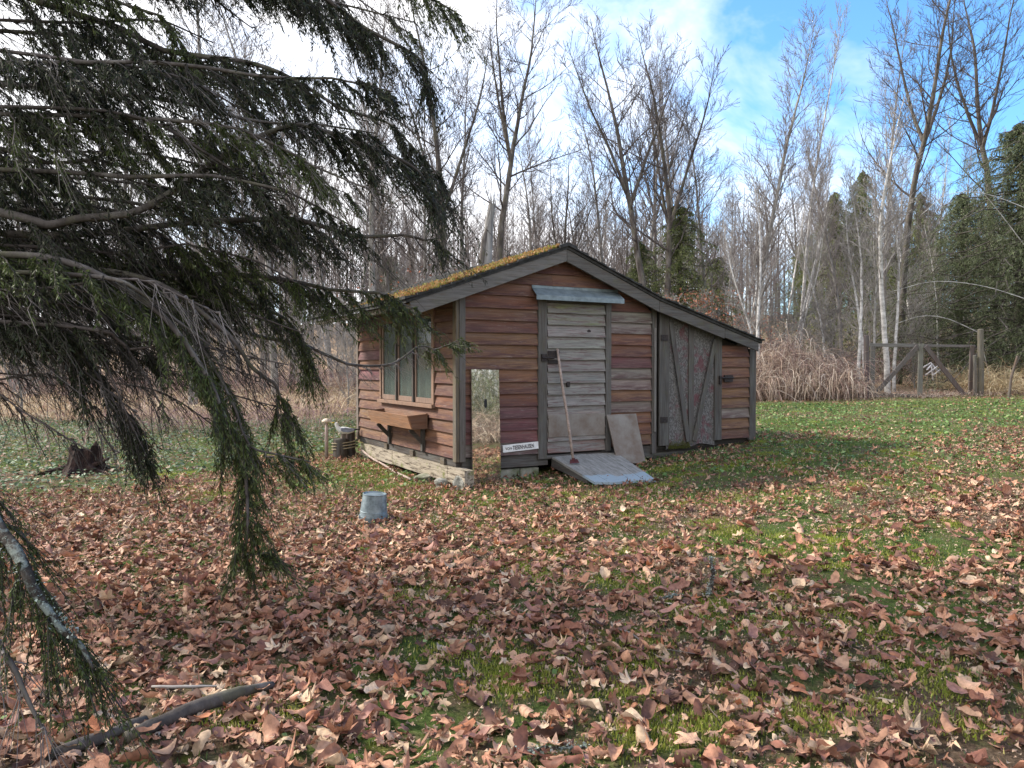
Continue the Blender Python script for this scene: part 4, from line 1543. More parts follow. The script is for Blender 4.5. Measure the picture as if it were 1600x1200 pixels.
st = thing('tree_stump', 'dark broken rotten stump in the ground cover at the far left', 'stump', (-6.1, 10.9, gzf(-6.1, 10.9)))
sv, sf = [], []
ns = 30
for j, (z, r0) in enumerate([(-.05, .40), (.03, .28), (.12, .21), (.24, .17), (.33, .14)]):
    for i in range(ns):
        a_ = 2 * PI * i / ns
        r_ = r0 * (1 + .25 * math.sin(3 * a_ + j * .3) + .12 * math.sin(7 * a_) + rng.normal(0, .05))
        zz_ = z + (max(0, .10 * math.sin(2 * a_ + 1) + rng.normal(0, .035)) if j >= 3 else 0)
        sv.append((r_ * math.cos(a_), r_ * math.sin(a_), zz_))
for j in range(4):
    for i in range(ns): sf.append((j * ns + i, j * ns + (i + 1) % ns, (j + 1) * ns + (i + 1) % ns, (j + 1) * ns + i))
sv.append((0, 0, .12)); sf += [(4 * ns + i, 4 * ns + (i + 1) % ns, 5 * ns) for i in range(ns)]
mb = MB(); mb.v = sv; mb.f = sf
rotten = bark('rotten_wood', (.010, .007, .006), (.032, .020, .017), (.075, .045, .036), 14, .3)
mb.build('rotten_trunk', rotten, st)
for a_ in (.2, 2.2, 3.4, 4.6, 5.6):
    MB().tube([(.15 * math.cos(a_), .15 * math.sin(a_), .08), (.35 * math.cos(a_ + .1), .35 * math.sin(a_ + .1), .04), (.62 * math.cos(a_ + .25), .62 * math.sin(a_ + .25), .0)], [.07, .045, .015], 8).build('root', rotten, st)
MB().tube([(.1, -.05, .08), (.3, -.08, .16), (.42, -.1, .22)], [.05, .03, .015], 8).build('broken_limb', rotten, st)

# ------------------------------------------------------------------ gate and posts
gd = 22.0
gt = thing('farm_gate', 'wide weathered timber gate with spreading diagonal braces at the yard edge', 'gate', (11.7, gd, gzf(11.7, gd)), 0)


def gp(px, py, dy=0.0):
    p = W(px, py, gd + dy)
    return Vector((p.x - 11.7, dy, p.z - gzf(11.7, gd)))


GC = (.17, .155, .145)
MB().bar(gp(1358, 539), gp(1440, 540), .05, .10).build('top_rail', M['old_x'], gt, (.20, .19, .18), bevel=.006)
MB().bar(gp(1440.5, 540), gp(1524, 541), .045, .075).build('top_rail', M['old_x'], gt, (.17, .15, .15), bevel=.006)
MB().bar(gp(1366, 617), gp(1512, 621), .05, .09).build('bottom_rail', M['old_x'], gt, (.13, .12, .10), bevel=.006)
MB().bar(gp(1364, 540.5, -.03), gp(1362, 616, -.03), .13, .06, (0, 1, 0)).build('gate_stile', M['old_z'], gt, GC, bevel=.006)
MB().bar(gp(1439, 537, -.03), gp(1437, 620, -.03), .13, .06, (0, 1, 0)).build('gate_stile', M['old_z'], gt, (.20, .20, .17), bevel=.006)
MB().bar(gp(1519, 540, -.03), gp(1516, 620, -.03), .12, .06, (0, 1, 0)).build('gate_stile', M['old_z'], gt, (.14, .10, .09), bevel=.006)
MB().bar(gp(1434, 541, -.09), gp(1371, 612, -.09), .12, .05, (0, 1, 0)).build('brace', M['old_z'], gt, (.12, .10, .095), bevel=.006)
MB().bar(gp(1446, 541, -.09), gp(1506, 617, -.09), .13, .05, (0, 1, 0)).build('brace', M['old_z'], gt, (.11, .075, .07), bevel=.006)
for px, y0, y1, rad, colr, lab in ((1353.5, 525, 619, .075, (.085, .055, .06), 'dark leaning round post at the left end of the farm gate'), (1532, 515, 622, .082, (.15, .13, .095), 'tall thick grey brown post at the right end of the farm gate'),
                                   (1523, 556, 620, .05, (.14, .12, .10), 'thin shorter post just left of the tall right gate post')):
    tpv, btv = W(px, y0, gd - .25), W(px, y1, gd - .25)
    pts = [btv + Vector((0, 0, -.3)), btv.lerp(tpv, .5) + Vector((.01, 0, 0)), tpv, tpv + Vector((0, 0, .02))]
    o = MB().tube(pts, [rad * 1.05, rad, rad * .95, rad * .5], 12).build('gate_post', M['old_z'], None, colr)
    tag(o, lab, 'post')
o = MB().tube([W(1576, 625, 20), W(1580, 590, 20), W(1590, 556, 20)], [.035, .032, .03], 8).build('fence_post', M['old_z'], None, (.12, .08, .06))
tag(o, 'thin leaning fence post in the dry grass at the right edge', 'post')
for i, (hh) in enumerate((.5, .9, 1.25)):
    pts = [Vector((13.6 + t * 9, 21.7 + .8 * t, gzf(13.6 + t * 9, 21.7) + hh - .05 * math.sin(PI * t))) for t in np.linspace(0, 1, 8)]
    o = MB().tube(pts, .006, 4).build('fence_wire', M['metal_dark'])
    tag(o, ['lowest wire of the fence right of the gate', 'middle wire of the fence right of the gate', 'top wire of the fence right of the gate'][i], 'wire')
# white tangled pipes behind the gate
db = thing('pipe_heap', 'tangle of pale thin pipes lying behind the farm gate', 'pipes', (14.0, 25.5, gzf(14.0, 25.5)))
for i in range(7):
    a_ = rng.uniform(0, 2 * PI)
    l_ = rng.uniform(.3, .6)
    c_ = rng.normal(0, .15, 2)
    p0 = Vector((c_[0] - l_ * math.cos(a_), c_[1] - l_ * math.sin(a_) * .5, .3 + rng.uniform(0, .4)))
    p1 = Vector((c_[0] + l_ * math.cos(a_), c_[1] + l_ * math.sin(a_) * .5, .3 + rng.uniform(0, .5)))
    md = (p0 + p1) / 2 + Vector((0, 0, rng.uniform(.1, .3)))
    MB().tube([p0, p0.lerp(md, .6), md, md.lerp(p1, .5), p1], .025, 6).build('pipe', M['debris'], db, smooth=True)
# ------------------------------------------------------------------ bare broadleaf trees
class Segs:
    def __init__(s): s.a = []
    def add(s, p, q, r0, r1): s.a.append((p[0], p[1], p[2], q[0], q[1], q[2], r0, r1))

    def mesh(s, name, n=3):
        A_ = np.array(s.a, float)
        p, q, r0, r1 = A_[:, :3], A_[:, 3:6], A_[:, 6], A_[:, 7]
        d = q - p
        d /= np.linalg.norm(d, axis=1, keepdims=True) + 1e-9
        ref = np.where(np.abs(d[:, 2:3]) > .9, np.array([[1., 0, 0]]), np.array([[0, 0, 1.]]))
        a = np.cross(d, ref); a /= np.linalg.norm(a, axis=1, keepdims=True) + 1e-9
        b = np.cross(d, a)
        V = []
        for pt, r in ((p, r0), (q, r1)):
            for k in range(n):
                t = 2 * PI * k / n
                V.append(pt + (a * math.cos(t) + b * math.sin(t)) * r[:, None])
        V = np.stack(V, 1).reshape(-1, 3)
        F_ = []
        for k in range(n):
            k2 = (k + 1) % n
            F_ += [(k, k2, n + k2, n + k)]
        F_ = (np.array(F_)[None] + (np.arange(len(A_)) * 2 * n)[:, None, None]).reshape(-1, 4)
        return np_mesh(name, V, F_, smooth=n > 4)


def rv(r, s): return Vector(r.normal(0, s, 3))


def branch(sg, r, p, d, L, rad, nseg, level, P):
    """grow one branch, its side branches and twigs"""
    q = Vector(p)
    d = Vector(d).normalized()
    step = L / nseg
    for i in range(nseg):
        t = i / nseg
        d = (d + rv(r, P['wob']) + Vector((0, 0, P['up'])) * step / max(L, .1) * 3).normalized()
        q2 = q + d * step
        r0 = max(rad * (1 - t * .85), P['rmin']); r1 = max(rad * (1 - (t + 1 / nseg) * .85), P['rmin'])
        sg.add(q, q2, r0, r1)
        if level > 0 and t > .12:
            k = P['kids'][level]
            for _ in range(int(k) + (r.random() < k % 1)):
                perp = d.cross(rv(r, 1)).normalized()
                ang = r.uniform(.45, .95)
                nd = d * math.cos(ang) + perp * math.sin(ang)
                l = L * r.uniform(.32, .6) * (1 - t * .55)
                if l > P['lmin']:
                    branch(sg, r, q.lerp(q2, r.random()), nd, l, max(r0 * .55, P['rmin']), max(2, int(3 + level)), level - 1, P)
        q = q2


def bare_tree(seed, H, R, start=.35, spread=.30, ang=.75, fork=0, nb=34, rmin=.0065, level=2, lean=0.0, kids=(0, 1.4, 1.7, 1.6), up=.12, wob=.09):
    r = np.random.default_rng(seed)
    P = dict(wob=wob, up=up, rmin=rmin, kids=kids, lmin=.18)
    tr, cr = Segs(), Segs()
    leaders = [(Vector((0, 0, -.3)), Vector((lean, r.normal(0, .03), 1)).normalized(), H, R, 0.0)]
    if fork:
        fh = fork
        p = Vector((0, 0, -.3)); d = leaders[0][1]
        leaders = [(p, d, H, R, 0.0)]
        for _ in range(2):
            a = r.uniform(0, 2 * PI)
            leaders.append((None, Vector((math.cos(a) * .38, math.sin(a) * .38, 1)).normalized(), H * (1 - fh) * .95, R * .42, fh))
    stem = []
    for li, (p, d, Ln, Rad, f0) in enumerate(leaders):
        if p is None:
            k = int(f0 * (len(stem) - 1)); p = stem[k][0]
        ns = 22 if li == 0 else 14
        q = Vector(p)
        pts = []
        for i in range(ns):
            t = i / ns
            d = (d + rv(r, .035) + Vector((0, 0, .03))).normalized()
            q2 = q + d * Ln / ns
            r0, r1 = max(Rad * (1 - t) ** .8, .012), max(Rad * max(0, 1 - t - 1 / ns) ** .8, .010)
            tr.add(q, q2, r0, r1)
            pts.append((q.copy(), d.copy(), t, r0))
            q = q2
        if li == 0: stem = pts
        n_ = nb if li == 0 else nb // 2
        for j in range(n_):
            t = (start if li == 0 else .1) + (1 - (start if li == 0 else .1)) * ((j + r.random()) / n_) ** .9
            if t > .97: t = .97
            k = min(int(t * ns), ns - 1)
            bp, bd, _, br = pts[k]
            bp = bp + bd * (t * ns - k) * Ln / ns
            az = j * 2.4 + r.normal(0, .4)
            a = ang * r.uniform(.7, 1.25)
            nd = Vector((math.cos(az) * math.sin(a), math.sin(az) * math.sin(a), math.cos(a)))
            l = Ln * spread * (1 - t) ** .55 * r.uniform(.55, 1.15) + .5
            branch(cr, r, bp, nd, l, max(br * r.uniform(.28, .5), rmin * 1.3), 7, level, P)
    return tr, cr


def proto(seed, bk, tw, **kw):
    tr, cr = bare_tree(seed, **kw)
    a, b = tr.mesh('trunk', 7), cr.mesh('crown', 3)
    a.materials.append(bk); b.materials.append(tw)
    return a, b


def put_tree(pr, name, label, cat, x, y, s=1.0, rz=0.0, group=None, sz=None, tilt=(0, 0)):
    t = thing(name, label, cat, (x, y, gzf(x, y) - .05), 0, group)
    t.rotation_euler = (tilt[0], tilt[1], rz)
    t.scale = (s, s, sz or s)
    for me, nm in zip(pr, ('trunk', 'crown', 'leaves')):
        o = bpy.data.objects.new(nm, me)
        C.objects.link(o)
        o.parent = t
    return t


PT = {
    'alder': proto(1, M['bark_grey'], M['twig_grey'], H=17, R=.17, start=.30, spread=.24, ang=.65, nb=40),
    'alder2': proto(2, M['bark_grey'], M['twig_grey'], H=15, R=.14, start=.25, spread=.26, ang=.7, nb=38),
    'maple': proto(3, M['bark_dark'], M['twig_dark'], H=15, R=.17, start=.34, spread=.34, ang=.85, fork=.5, nb=24, up=.2, kids=(0, 1.1, 1.5, 1.4), wob=.12),
    'maple2': proto(4, M['bark_dark'], M['twig_dark'], H=16, R=.19, start=.36, spread=.36, ang=.9, fork=.55, nb=24, up=.22, kids=(0, 1.1, 1.5, 1.4), wob=.12),
    'cone': proto(5, M['bark_grey'], M['twig_grey'], H=15, R=.13, start=.22, spread=.20, ang=.5, nb=50),
    'pole': proto(6, M['bark_white'], M['twig_pale'], H=12, R=.10, start=.38, spread=.20, ang=.6, nb=24),
    'pole2': proto(7, M['bark_white'], M['twig_pale'], H=11, R=.085, start=.25, spread=.24, ang=.6, nb=26, kids=(0, 1, 1.3, 1.4)),
    'big': proto(8, M['bark_dark'], M['twig_dark'], H=20, R=.20, start=.40, spread=.28, ang=1.0, fork=.6, nb=28, up=.16),
    'thicket': proto(9, M['bark_grey'], M['twig_pale'], H=5.5, R=.035, start=.1, spread=.38, ang=.5, nb=26, rmin=.007),
}

def zf(d, py): return CZ + (572 - py) / F * d


def tree_at(key, px, d, top, rz, name, label, group=None, tilt=(0, 0), wide=1.0):
    """stand a tree so that its top reaches a given height in the view"""
    p = W(px, 572, d)
    H = {'alder': 17, 'alder2': 15, 'maple': 15, 'maple2': 16, 'cone': 15, 'pole': 12, 'pole2': 11, 'big': 20, 'thicket': 5.5}[key]
    h = zf(d, top) - gzf(p.x, d)
    s = h / H
    return put_tree(PT[key], name, label, 'tree', p.x, d, s * wide, rz, group, s, tilt)


# prominent trees, left to right
tree_at('alder', 300, 24, -140, .3, 'bare_tree', 'bare grey tree whose trunk shows through the drooping conifer at far left')
tree_at('alder2', 430, 27, -60, 2.0, 'bare_tree', 'bare grey tree behind the middle of the drooping conifer')
tree_at('alder', 585, 30, -30, 4.1, 'bare_tree', 'bare slender tree showing past the right side of the drooping conifer')
tree_at('maple', 698, 27, -40, 1.1, 'bare_tree', 'dark bare tree just left of the broken snag, forking high above the roof')
tree_at('big', 771, 28, -90, 2.2, 'bare_tree', 'tallest bare tree directly behind the broken snag, limbs reaching up to the right')
tree_at('alder2', 832, 33, 180, .9, 'bare_tree', 'shorter bare tree left of the roof ridge')
tree_at('maple', 872, 30, 215, 5.0, 'bare_tree', 'low spreading bare tree right above the roof peak')
tree_at('maple2', 1018, 27, -10, 3.6, 'bare_tree', 'dark bare tree with curved limbs right of the roof peak')
tree_at('maple', 1046, 28, 20, .4, 'bare_tree', 'second dark curved bare tree close behind the one right of the roof peak')
tree_at('alder2', 1112, 30, 160, 2.6, 'bare_tree', 'medium bare tree between the curved pair and the slim pointed tree')
tree_at('cone', 1180, 26, 22, 1.2, 'bare_tree', 'slim pointed bare tree standing alone against the blue sky')
tree_at('pole2', 1192, 22.5, 215, 2.9, 'alder_sapling', 'pale multi-stemmed young alder right of the lean-to roof end', tilt=(0, .06))
tree_at('pole2', 1187, 22.8, 300, 5.2, 'alder_sapling', 'pale leaning alder stem beside the multi-stemmed one at the lean-to', tilt=(0, -.10))
tree_at('big', 1402, 30, -95, .2, 'bare_tree', 'big forked bare tree behind the farm gate, limbs spreading left')
tree_at('big', 1556, 29, -120, 2.9, 'bare_tree', 'big dark bare tree rising out of the cedar at the right edge')
tree_at('pole', 1340, 24.5, 240, 1.0, 'white_alder', 'white-barked leaning alder left of the farm gate, leftmost of the close pair', tilt=(0, -.09))
tree_at('pole', 1352, 25, 265, 2.4, 'white_alder', 'white-barked alder left of the farm gate, right one of the close pair', tilt=(0, -.07))
tree_at('pole', 1389, 24, 160, 4.0, 'white_alder', 'thickest white-barked alder right behind the left half of the gate', tilt=(0, -.045), wide=1.3)
tree_at('pole', 1396, 25, 250, .7, 'white_alder', 'thinner white-barked alder leaning left beside the thickest one', tilt=(0, -.12))
tree_at('pole2', 1362, 26.5, 300, .2, 'white_alder', 'straight thin white alder between the leaning pair and the thick one')
tree_at('pole2', 1470, 27, 330, 3.2, 'white_alder', 'thin white alder in front of the dark cedar', tilt=(0, .03))
tree_at('pole2', 1245, 27, 330, 1.7, 'white_alder', 'thin pale alder above the bramble mound')
tree_at('pole2', 1290, 29, 300, 4.4, 'white_alder', 'thin pale alder behind the right shoulder of the bramble mound')

LAND = [(-1e9, 230, 'left of the dark conifer boughs'), (230, 400, 'behind the left half of the conifer boughs'), (400, 560, 'behind the right half of the conifer boughs'), (560, 690, 'between the conifer boughs and the shed roof'), (690, 880, 'over the left roof slope'),
        (880, 1030, 'over the main right roof slope'), (1030, 1180, 'over the lean-to roof'), (1180, 1350, 'over the bramble mound'), (1350, 1530, 'over the farm gate'), (1530, 1e9, 'right of the gate in the cedars')]
ORD = ['first', 'second', 'third', 'fourth', 'fifth', 'sixth', 'seventh', 'eighth', 'ninth', 'tenth', 'eleventh', 'twelfth']
TALLY = {}


def place_label(px, what):
    if px < 0: return f'{what} beyond the left edge of the view'
    if px > 1600: return f'{what} beyond the right edge of the view'
    w_ = [l for a, b, l in LAND if a <= px < b][0]
    k = TALLY.get((what, w_), 0)
    TALLY[(what, w_)] = k + 1
    return f'{ORD[k]} {what} from the left {w_}'


# the wood behind: many alike trees
r_ = np.random.default_rng(12)
keys = ['alder', 'alder2', 'cone', 'maple', 'maple2', 'pole', 'big']
nW = 0
for ring, (d0, d1, cnt, tops) in enumerate(((31, 40, 46, (40, 300)), (40, 56, 52, (190, 360)), (56, 80, 50, (260, 400)))):
    for i in range(cnt):
        px = -250 + (i + r_.random()) / cnt * 2150
        d = r_.uniform(d0, d1)
        k = keys[r_.choice(7, p=[.24, .22, .18, .09, .07, .17, .03] if px < 1150 else [.16, .14, .18, .04, .03, .43, .02])]
        top = r_.uniform(*tops)
        if px > 1230: top -= 20
        if px < 600: top -= 40 * r_.random()
        tree_at(k, px, d, top, r_.uniform(0, 6.28), 'bare_tree', [ring == 0 and place_label(px, 'bare front-row tree'), 'bare winter tree in the middle of the wood behind the yard', 'bare winter tree deep in the wood, half lost among the others'][ring],
                'bare trees of the wood, ' + ['front', 'middle', 'back'][ring], tilt=(r_.normal(0, .03), r_.normal(0, .04)), wide=r_.uniform(.6, .9))
        nW += 1

# far wood as one mass: trunks and twigs too many to count
fw = Segs()
for i in range(1500):
    x = r_.uniform(-120, 120); y = r_.uniform(80, 130)
    h = r_.uniform(9, 17)
    z = gzf(x, y)
    fw.add((x, y, z), (x + r_.normal(0, .5), y, z + h), .13, .03)
    for _ in range(14):
        t = r_.uniform(.25, 1)
        l = (1.2 - t) * h * .22 + .5
        a = r_.uniform(0, 2 * PI)
        p = (x, y, z + h * t)
        q = (x + math.cos(a) * l, y + math.sin(a) * l, z + h * t + l * 1.1)
        fw.add(p, q, .04, .015)
me = fw.mesh('far_wood', 3)
me.materials.append(M['twig_grey'])
o = link('far_wood', me)
tag(o, 'distant grey leafless wood closing the view behind the trees', 'wood', kind='stuff')

# ------------------------------------------------------------------ conifers
def spray_mesh(name, twig, blades_per, length, width, cols, p, r, droop=.9, dead=0.0):
    """foliage blades hung along twig segments. twig: array (n,2,3) of start and end"""
    n = len(twig)
    N = n * blades_per
    t = r.random(N)
    i = np.repeat(np.arange(n), blades_per)
    a, b = twig[i, 0], twig[i, 1]
    base = a + (b - a) * t[:, None]
    d = b - a
    d /= np.linalg.norm(d, axis=1, keepdims=True) + 1e-9
    rnd = r.normal(0, 1, (N, 3))
    side = np.cross(d, rnd); side /= np.linalg.norm(side, axis=1, keepdims=True) + 1e-9
    dirv = d * .75 + side * r.uniform(.35, 1.0, (N, 1)) + np.array([0, 0, -droop]) * r.uniform(.1, .9, (N, 1))
    dirv /= np.linalg.norm(dirv, axis=1, keepdims=True)
    w = np.cross(dirv, r.normal(0, 1, (N, 3))); w /= np.linalg.norm(w, axis=1, keepdims=True) + 1e-9
    L = (length[0] + (length[1] - length[0]) * r.random(N))[:, None]
    Wd = (width * r.uniform(.6, 1.3, N))[:, None]
    v = np.stack([base, base + dirv * L * .45 + w * Wd, base + dirv * L, base + dirv * L * .45 - w * Wd], 1)
    f = np.array([(0, 1, 2, 3)])[None] + (np.arange(N) * 4)[:, None, None]
    tone = np.repeat(r.uniform(.75, 1.25, n), blades_per)
    c = np.array(cols)[r.choice(len(cols), N, p=p)] * (r.uniform(.7, 1.3, N) * tone)[:, None]
    return np_mesh(name, v.reshape(-1, 3), f.reshape(-1, 4), np.repeat(c, 4, 0))


def conifer(seed, H, R0, base=.04, n=90, tw=10, lenf=.30, droop=.45):
    r = np.random.default_rng(seed)
    tr = Segs(); tw_ = []
    for i in range(14):
        tr.add((0, 0, H * i / 14 - .2), (0, 0, H * (i + 1) / 14 - .2), R0 * (1 - i / 14) + .02, R0 * (1 - (i + 1) / 14) + .02)
    for i in range(n):
        t = base + (1 - base) * (i / n)
        az = i * 2.4 + r.normal(0, .3)
        L = H * lenf * (1 - t) ** (.6 if lenf > .4 else .8) * r.uniform(.65, 1.15) + .25
        o_ = np.array([math.cos(az), math.sin(az), 0])
        s_ = np.array([-math.sin(az), math.cos(az), 0])
        prev = np.array([0, 0, t * H])
        bend = r.normal(0, .25); L *= r.uniform(.40, 1.35)
        K = 6
        for k in range(1, K + 1):
            u_ = k / K
            p = np.array([0, 0, t * H]) + (o_ + s_ * bend * u_) * L * u_ + np.array([0, 0, L * (.12 * u_ - droop * u_ * u_)]) + r.normal(0, .05 * L, 3)
            tr.add(prev, p, .035 * (1 - u_) + .012, .03 * (1 - u_) + .008)
            for _ in range(tw):
                b = prev + (p - prev) * r.random()
                e = b + s_ * r.uniform(-1, 1) * L * .28 + o_ * L * .10 + np.array([0, 0, -1]) * r.uniform(.1, .95) * (L * .3 + .25)
                tw_.append((b, e))
            prev = p
    return tr, np.array(tw_), r


PC = {}
for nm, sd_, H, n, bl, ln, wd, cols in (
        ('cedar', 21, 11, 210, 10, (.06, .16), .0085, [(.09, .115, .055), (.12, .145, .07), (.18, .20, .11), (.06, .075, .04)]),
        ('fir', 22, 10, 130, 8, (.07, .16), .011, [(.12, .15, .055), (.17, .20, .07), (.24, .25, .11), (.08, .10, .045)])):
    tr, twg, r = conifer(sd_, H, .2, n=n, tw=9, lenf=.46 if nm == 'cedar' else .34)
    a = tr.mesh('trunk', 5); a.materials.append(M['bark_dark'])
    b = spray_mesh('crown', twg, bl, ln, wd, cols, [.35, .3, .2, .15], r); b.materials.append(M['needle'])
    PC[nm] = (a, b, H)


def conifer_at(nm, px, d, top, rz, label, group=None, wide=1.0, name='conifer'):
    p = W(px, 572, d)
    h = zf(d, top) - gzf(p.x, d)
    a, b, H = PC[nm]
    s = h / H
    return put_tree((a, b), name, label, 'conifer', p.x, d, s * wide, rz, group, s)


conifer_at('cedar', 1590, 25.5, 190, .3, 'broad dark green cedar with drooping boughs filling the right edge', wide=1.2, name='cedar_tree')
conifer_at('cedar', 1500, 27.5, 300, 2.3, 'smaller dark green cedar left of the broad one behind the gate', wide=1.1, name='cedar_tree')
conifer_at('cedar', 1690, 24, 190, 1.3, 'dark green cedar just past the broad one at the right edge', wide=1.1, name='cedar_tree')
conifer_at('fir', 1062, 29, 318, 1.0, 'yellow green conifer behind the right roof slope, tallest of the three there', wide=1.25)
conifer_at('fir', 1000, 30, 375, 2.0, 'low yellow green conifer close to the right of the roof peak', wide=1.3)
conifer_at('fir', 1120, 38, 400, 4.0, 'low green conifer above the lean-to roof', wide=1.4)
conifer_at('fir', 1300, 46, 300, 3.0, 'dark distant conifer rising behind the thin alders left of the big forked tree')
conifer_at('fir', 1345, 50, 265, 5.0, 'taller dark distant conifer just left of the big forked tree', wide=.9)
conifer_at('fir', 1435, 45, 300, 1.9, 'distant conifer between the big forked tree and the cedar')
conifer_at('fir', 1255, 55, 380, .7, 'small distant conifer above the bramble mound', wide=1.3)
conifer_at('fir', 1400, 42, 380, 3.9, 'low green conifer behind the thick white alder', wide=1.4)
conifer_at('cedar', 610, 60, 400, .7, 'far conifer glimpsed left of the shed roof')

# ------------------------------------------------------------------ the big drooping conifer at the left, in front
TX, TY = -4.9, 5.4
bigt = thing('spruce_tree', 'big dark conifer with long drooping boughs overhanging the left of the yard', 'tree', (TX, TY, gzf(TX, TY)))
r = np.random.default_rng(77)
ts = MB()
pts = [(0, 0, -.2), (0, .02, .6), (.03, 0, 2), (0, .05, 4), (.05, 0, 7), (0, 0, 11)]
ts.tube(pts, [.34, .28, .25, .2, .14, .05], 14).build('trunk', M['bark_lichen'], bigt, smooth=True)


def catmull(P, n):
    P = [np.array(p, float) for p in P]
    P = [2 * P[0] - P[1]] + P + [2 * P[-1] - P[-2]]
    out = []
    for i in range(1, len(P) - 2):
        for t in np.linspace(0, 1, n, endpoint=False):
            a, b, c_, d = P[i - 1], P[i], P[i + 1], P[i + 2]
            out.append(.5 * ((2 * b) + (-a + c_) * t + (2 * a - 5 * b + 4 * c_ - d) * t * t + (-a + 3 * b - 3 * c_ + d) * t ** 3))
    out.append(P[-2])
    return np.array(out)


FOL_DARK = [(.020, .028, .012), (.036, .048, .018), (.055, .056, .032), (.014, .016, .012)]
FOL_OLIVE = [(.050, .070, .018), (.075, .10, .028), (.10, .115, .04), (.03, .04, .015)]


def limb(z0, ctrl, rad, fol=1.0, start=.3, hang=.3, side=.5, olive=.3, dead=.0, lich=False, gap=.30):
    """a limb from the trunk through control points, with side boughs and hanging sprays"""
    ctrl = [Vector(c) for c in ctrl]
    rad = rad * .55
    near = ctrl[-1].y < 3.2
    P = catmull([(TX, TY, z0 + gzf(TX, TY))] + [tuple(c) for c in ctrl], 9)
    kn = r.normal(0, .012 if near else .035, (max(4, len(P) // 5), 3))
    xi = np.linspace(0, len(kn) - 1, len(P))
    P = P + np.stack([np.interp(xi, np.arange(len(kn)), kn[:, q]) for q in range(3)], 1) * np.linspace(.3, 1.2, len(P))[:, None]
    O_ = np.array([TX, TY, gzf(TX, TY)])
    Lp = P - O_
    n = len(Lp)
    rr = rad * (1 - np.linspace(0, 1, n)) ** .8 + .004
    ob = MB().tube([tuple(q) for q in Lp], list(rr), 7).build('limb', (M['bark_lichen'] if lich else M['bark_dark']) if rad > .014 else M['twig_dark'], bigt, smooth=True)
    seg = np.linalg.norm(np.diff(Lp, axis=0), axis=1)
    tot = seg.sum()
    cum = np.concatenate([[0], np.cumsum(seg)])
    sg_, tw_ = Segs(), []
    cnt = int(tot * (1 - start) / .070)
    for j in range(cnt):
        u_ = start + (1 - start) * (j + r.random()) / cnt
        s_ = u_ * tot
        k = min(np.searchsorted(cum, s_) - 1, n - 2); k = max(k, 0)
        f = (s_ - cum[k]) / max(seg[k], 1e-6)
        b = Lp[k] * (1 - f) + Lp[k + 1] * f
        d = Lp[k + 1] - Lp[k]; d /= np.linalg.norm(d)
        hz = np.cross(d, (0, 0, 1.)); hz /= np.linalg.norm(hz) + 1e-9
        sgn = 1 if j % 2 else -1
        L = side * (1 - .82 * (u_ - start) / (1 - start)) * r.uniform(.5, 1.2)
        dr = hz * sgn * r.uniform(.4, 1.0) + d * r.uniform(.5, 1.5) + np.array([0, 0, r.uniform(-.55, .15)])
        dr /= np.linalg.norm(dr)
        K = 4
        prev = b
        bare = r.random() < dead or vnoise(u_ * 9 + z0 * 31, z0 * 17, 1.0, 55) < gap
        for q in range(1, K + 1):
            v = q / K
            p = b + dr * L * v + np.array([0, 0, -1.]) * L * .45 * v * v + r.normal(0, .012, 3)
            sg_.add(prev, p, .006 * (1 - v) + .002, .005 * (1 - v) + .0018)
            nh = 3 if not bare else 1
            for _ in range(nh):
                a0 = prev + (p - prev) * r.random()
                hl = hang * r.uniform(.35, 1.15)
                e = a0 + np.array([r.normal(0, .3), r.normal(0, .3), -1.]) * hl * .7 + (dr + np.array(d) * .5) * hl * r.uniform(.2, .9)
                sg_.add(a0, e, .002, .0012)
                if not bare: tw_.append((a0, e))
            if not bare: tw_.append((prev, p))
            prev = p
    me = sg_.mesh('twigs', 3); me.materials.append(M['twig_spruce'] if r.random() < .8 else M['twig_grey'])
    link('twigs', me, None, ob)
    if tw_ and fol > 0:
        mixc = r.random() < olive
        me = spray_mesh('foliage', np.array(tw_), max(2, int((34 if near else 18) * fol)), (.010, .030) if near else (.020, .058), .0026 if near else .0040, FOL_OLIVE if mixc else FOL_DARK, [.35, .3, .2, .15], r)
        me.materials.append(M['needle'])
        link('foliage', me, None, ob)
    return ob


# boughs whose course the picture shows
limb(2.3, [W(-300, 300, 5.0), W(0, 335, 4.6), W(120, 337, 4.6), W(250, 300, 4.7), W(400, 215, 4.9), W(520, 210, 5.0), W(640, 262, 5.1), W(692, 300, 5.1)], .055, 1.2, .45, .34, .6)
limb(2.9, [W(-300, 190, 5.1), W(0, 225, 4.9), W(110, 258, 4.9), W(230, 272, 5.0)], .04, .2, .6, .2, .4, dead=.8)
limb(3.6, [W(-200, -80, 5.2), W(100, 20, 5.0), W(260, 75, 5.0), W(420, 110, 5.2), W(560, 180, 5.4), W(688, 268, 5.5)], .045, 1.2, .4, .34, .55)
limb(4.2, [W(-100, -220, 5.2), W(200, -120, 5.1), W(420, -50, 5.2), W(560, 30, 5.4), W(650, 85, 5.5), W(664, 128, 5.5)], .045, 1.0, .4, .3, .5)
limb(4.6, [W(0, -260, 5.4), W(300, -190, 5.5), W(520, -90, 5.7), W(660, -20, 5.9), W(722, 24, 6.0)], .045, 1.0, .4, .3, .5)
limb(2.5, [W(-200, 360, 5.2), W(120, 360, 5.1), W(330, 345, 5.2), W(520, 360, 5.4), W(640, 372, 5.6), W(692, 382, 5.7)], .05, 1.0, .4, .32, .6, .4)
limb(2.1, [W(-200, 440, 5.3), W(100, 440, 5.3), W(300, 425, 5.4), W(500, 440, 5.6), W(600, 462, 5.8), W(648, 470, 5.9)], .045, 1.1, .4, .3, .6, .8)
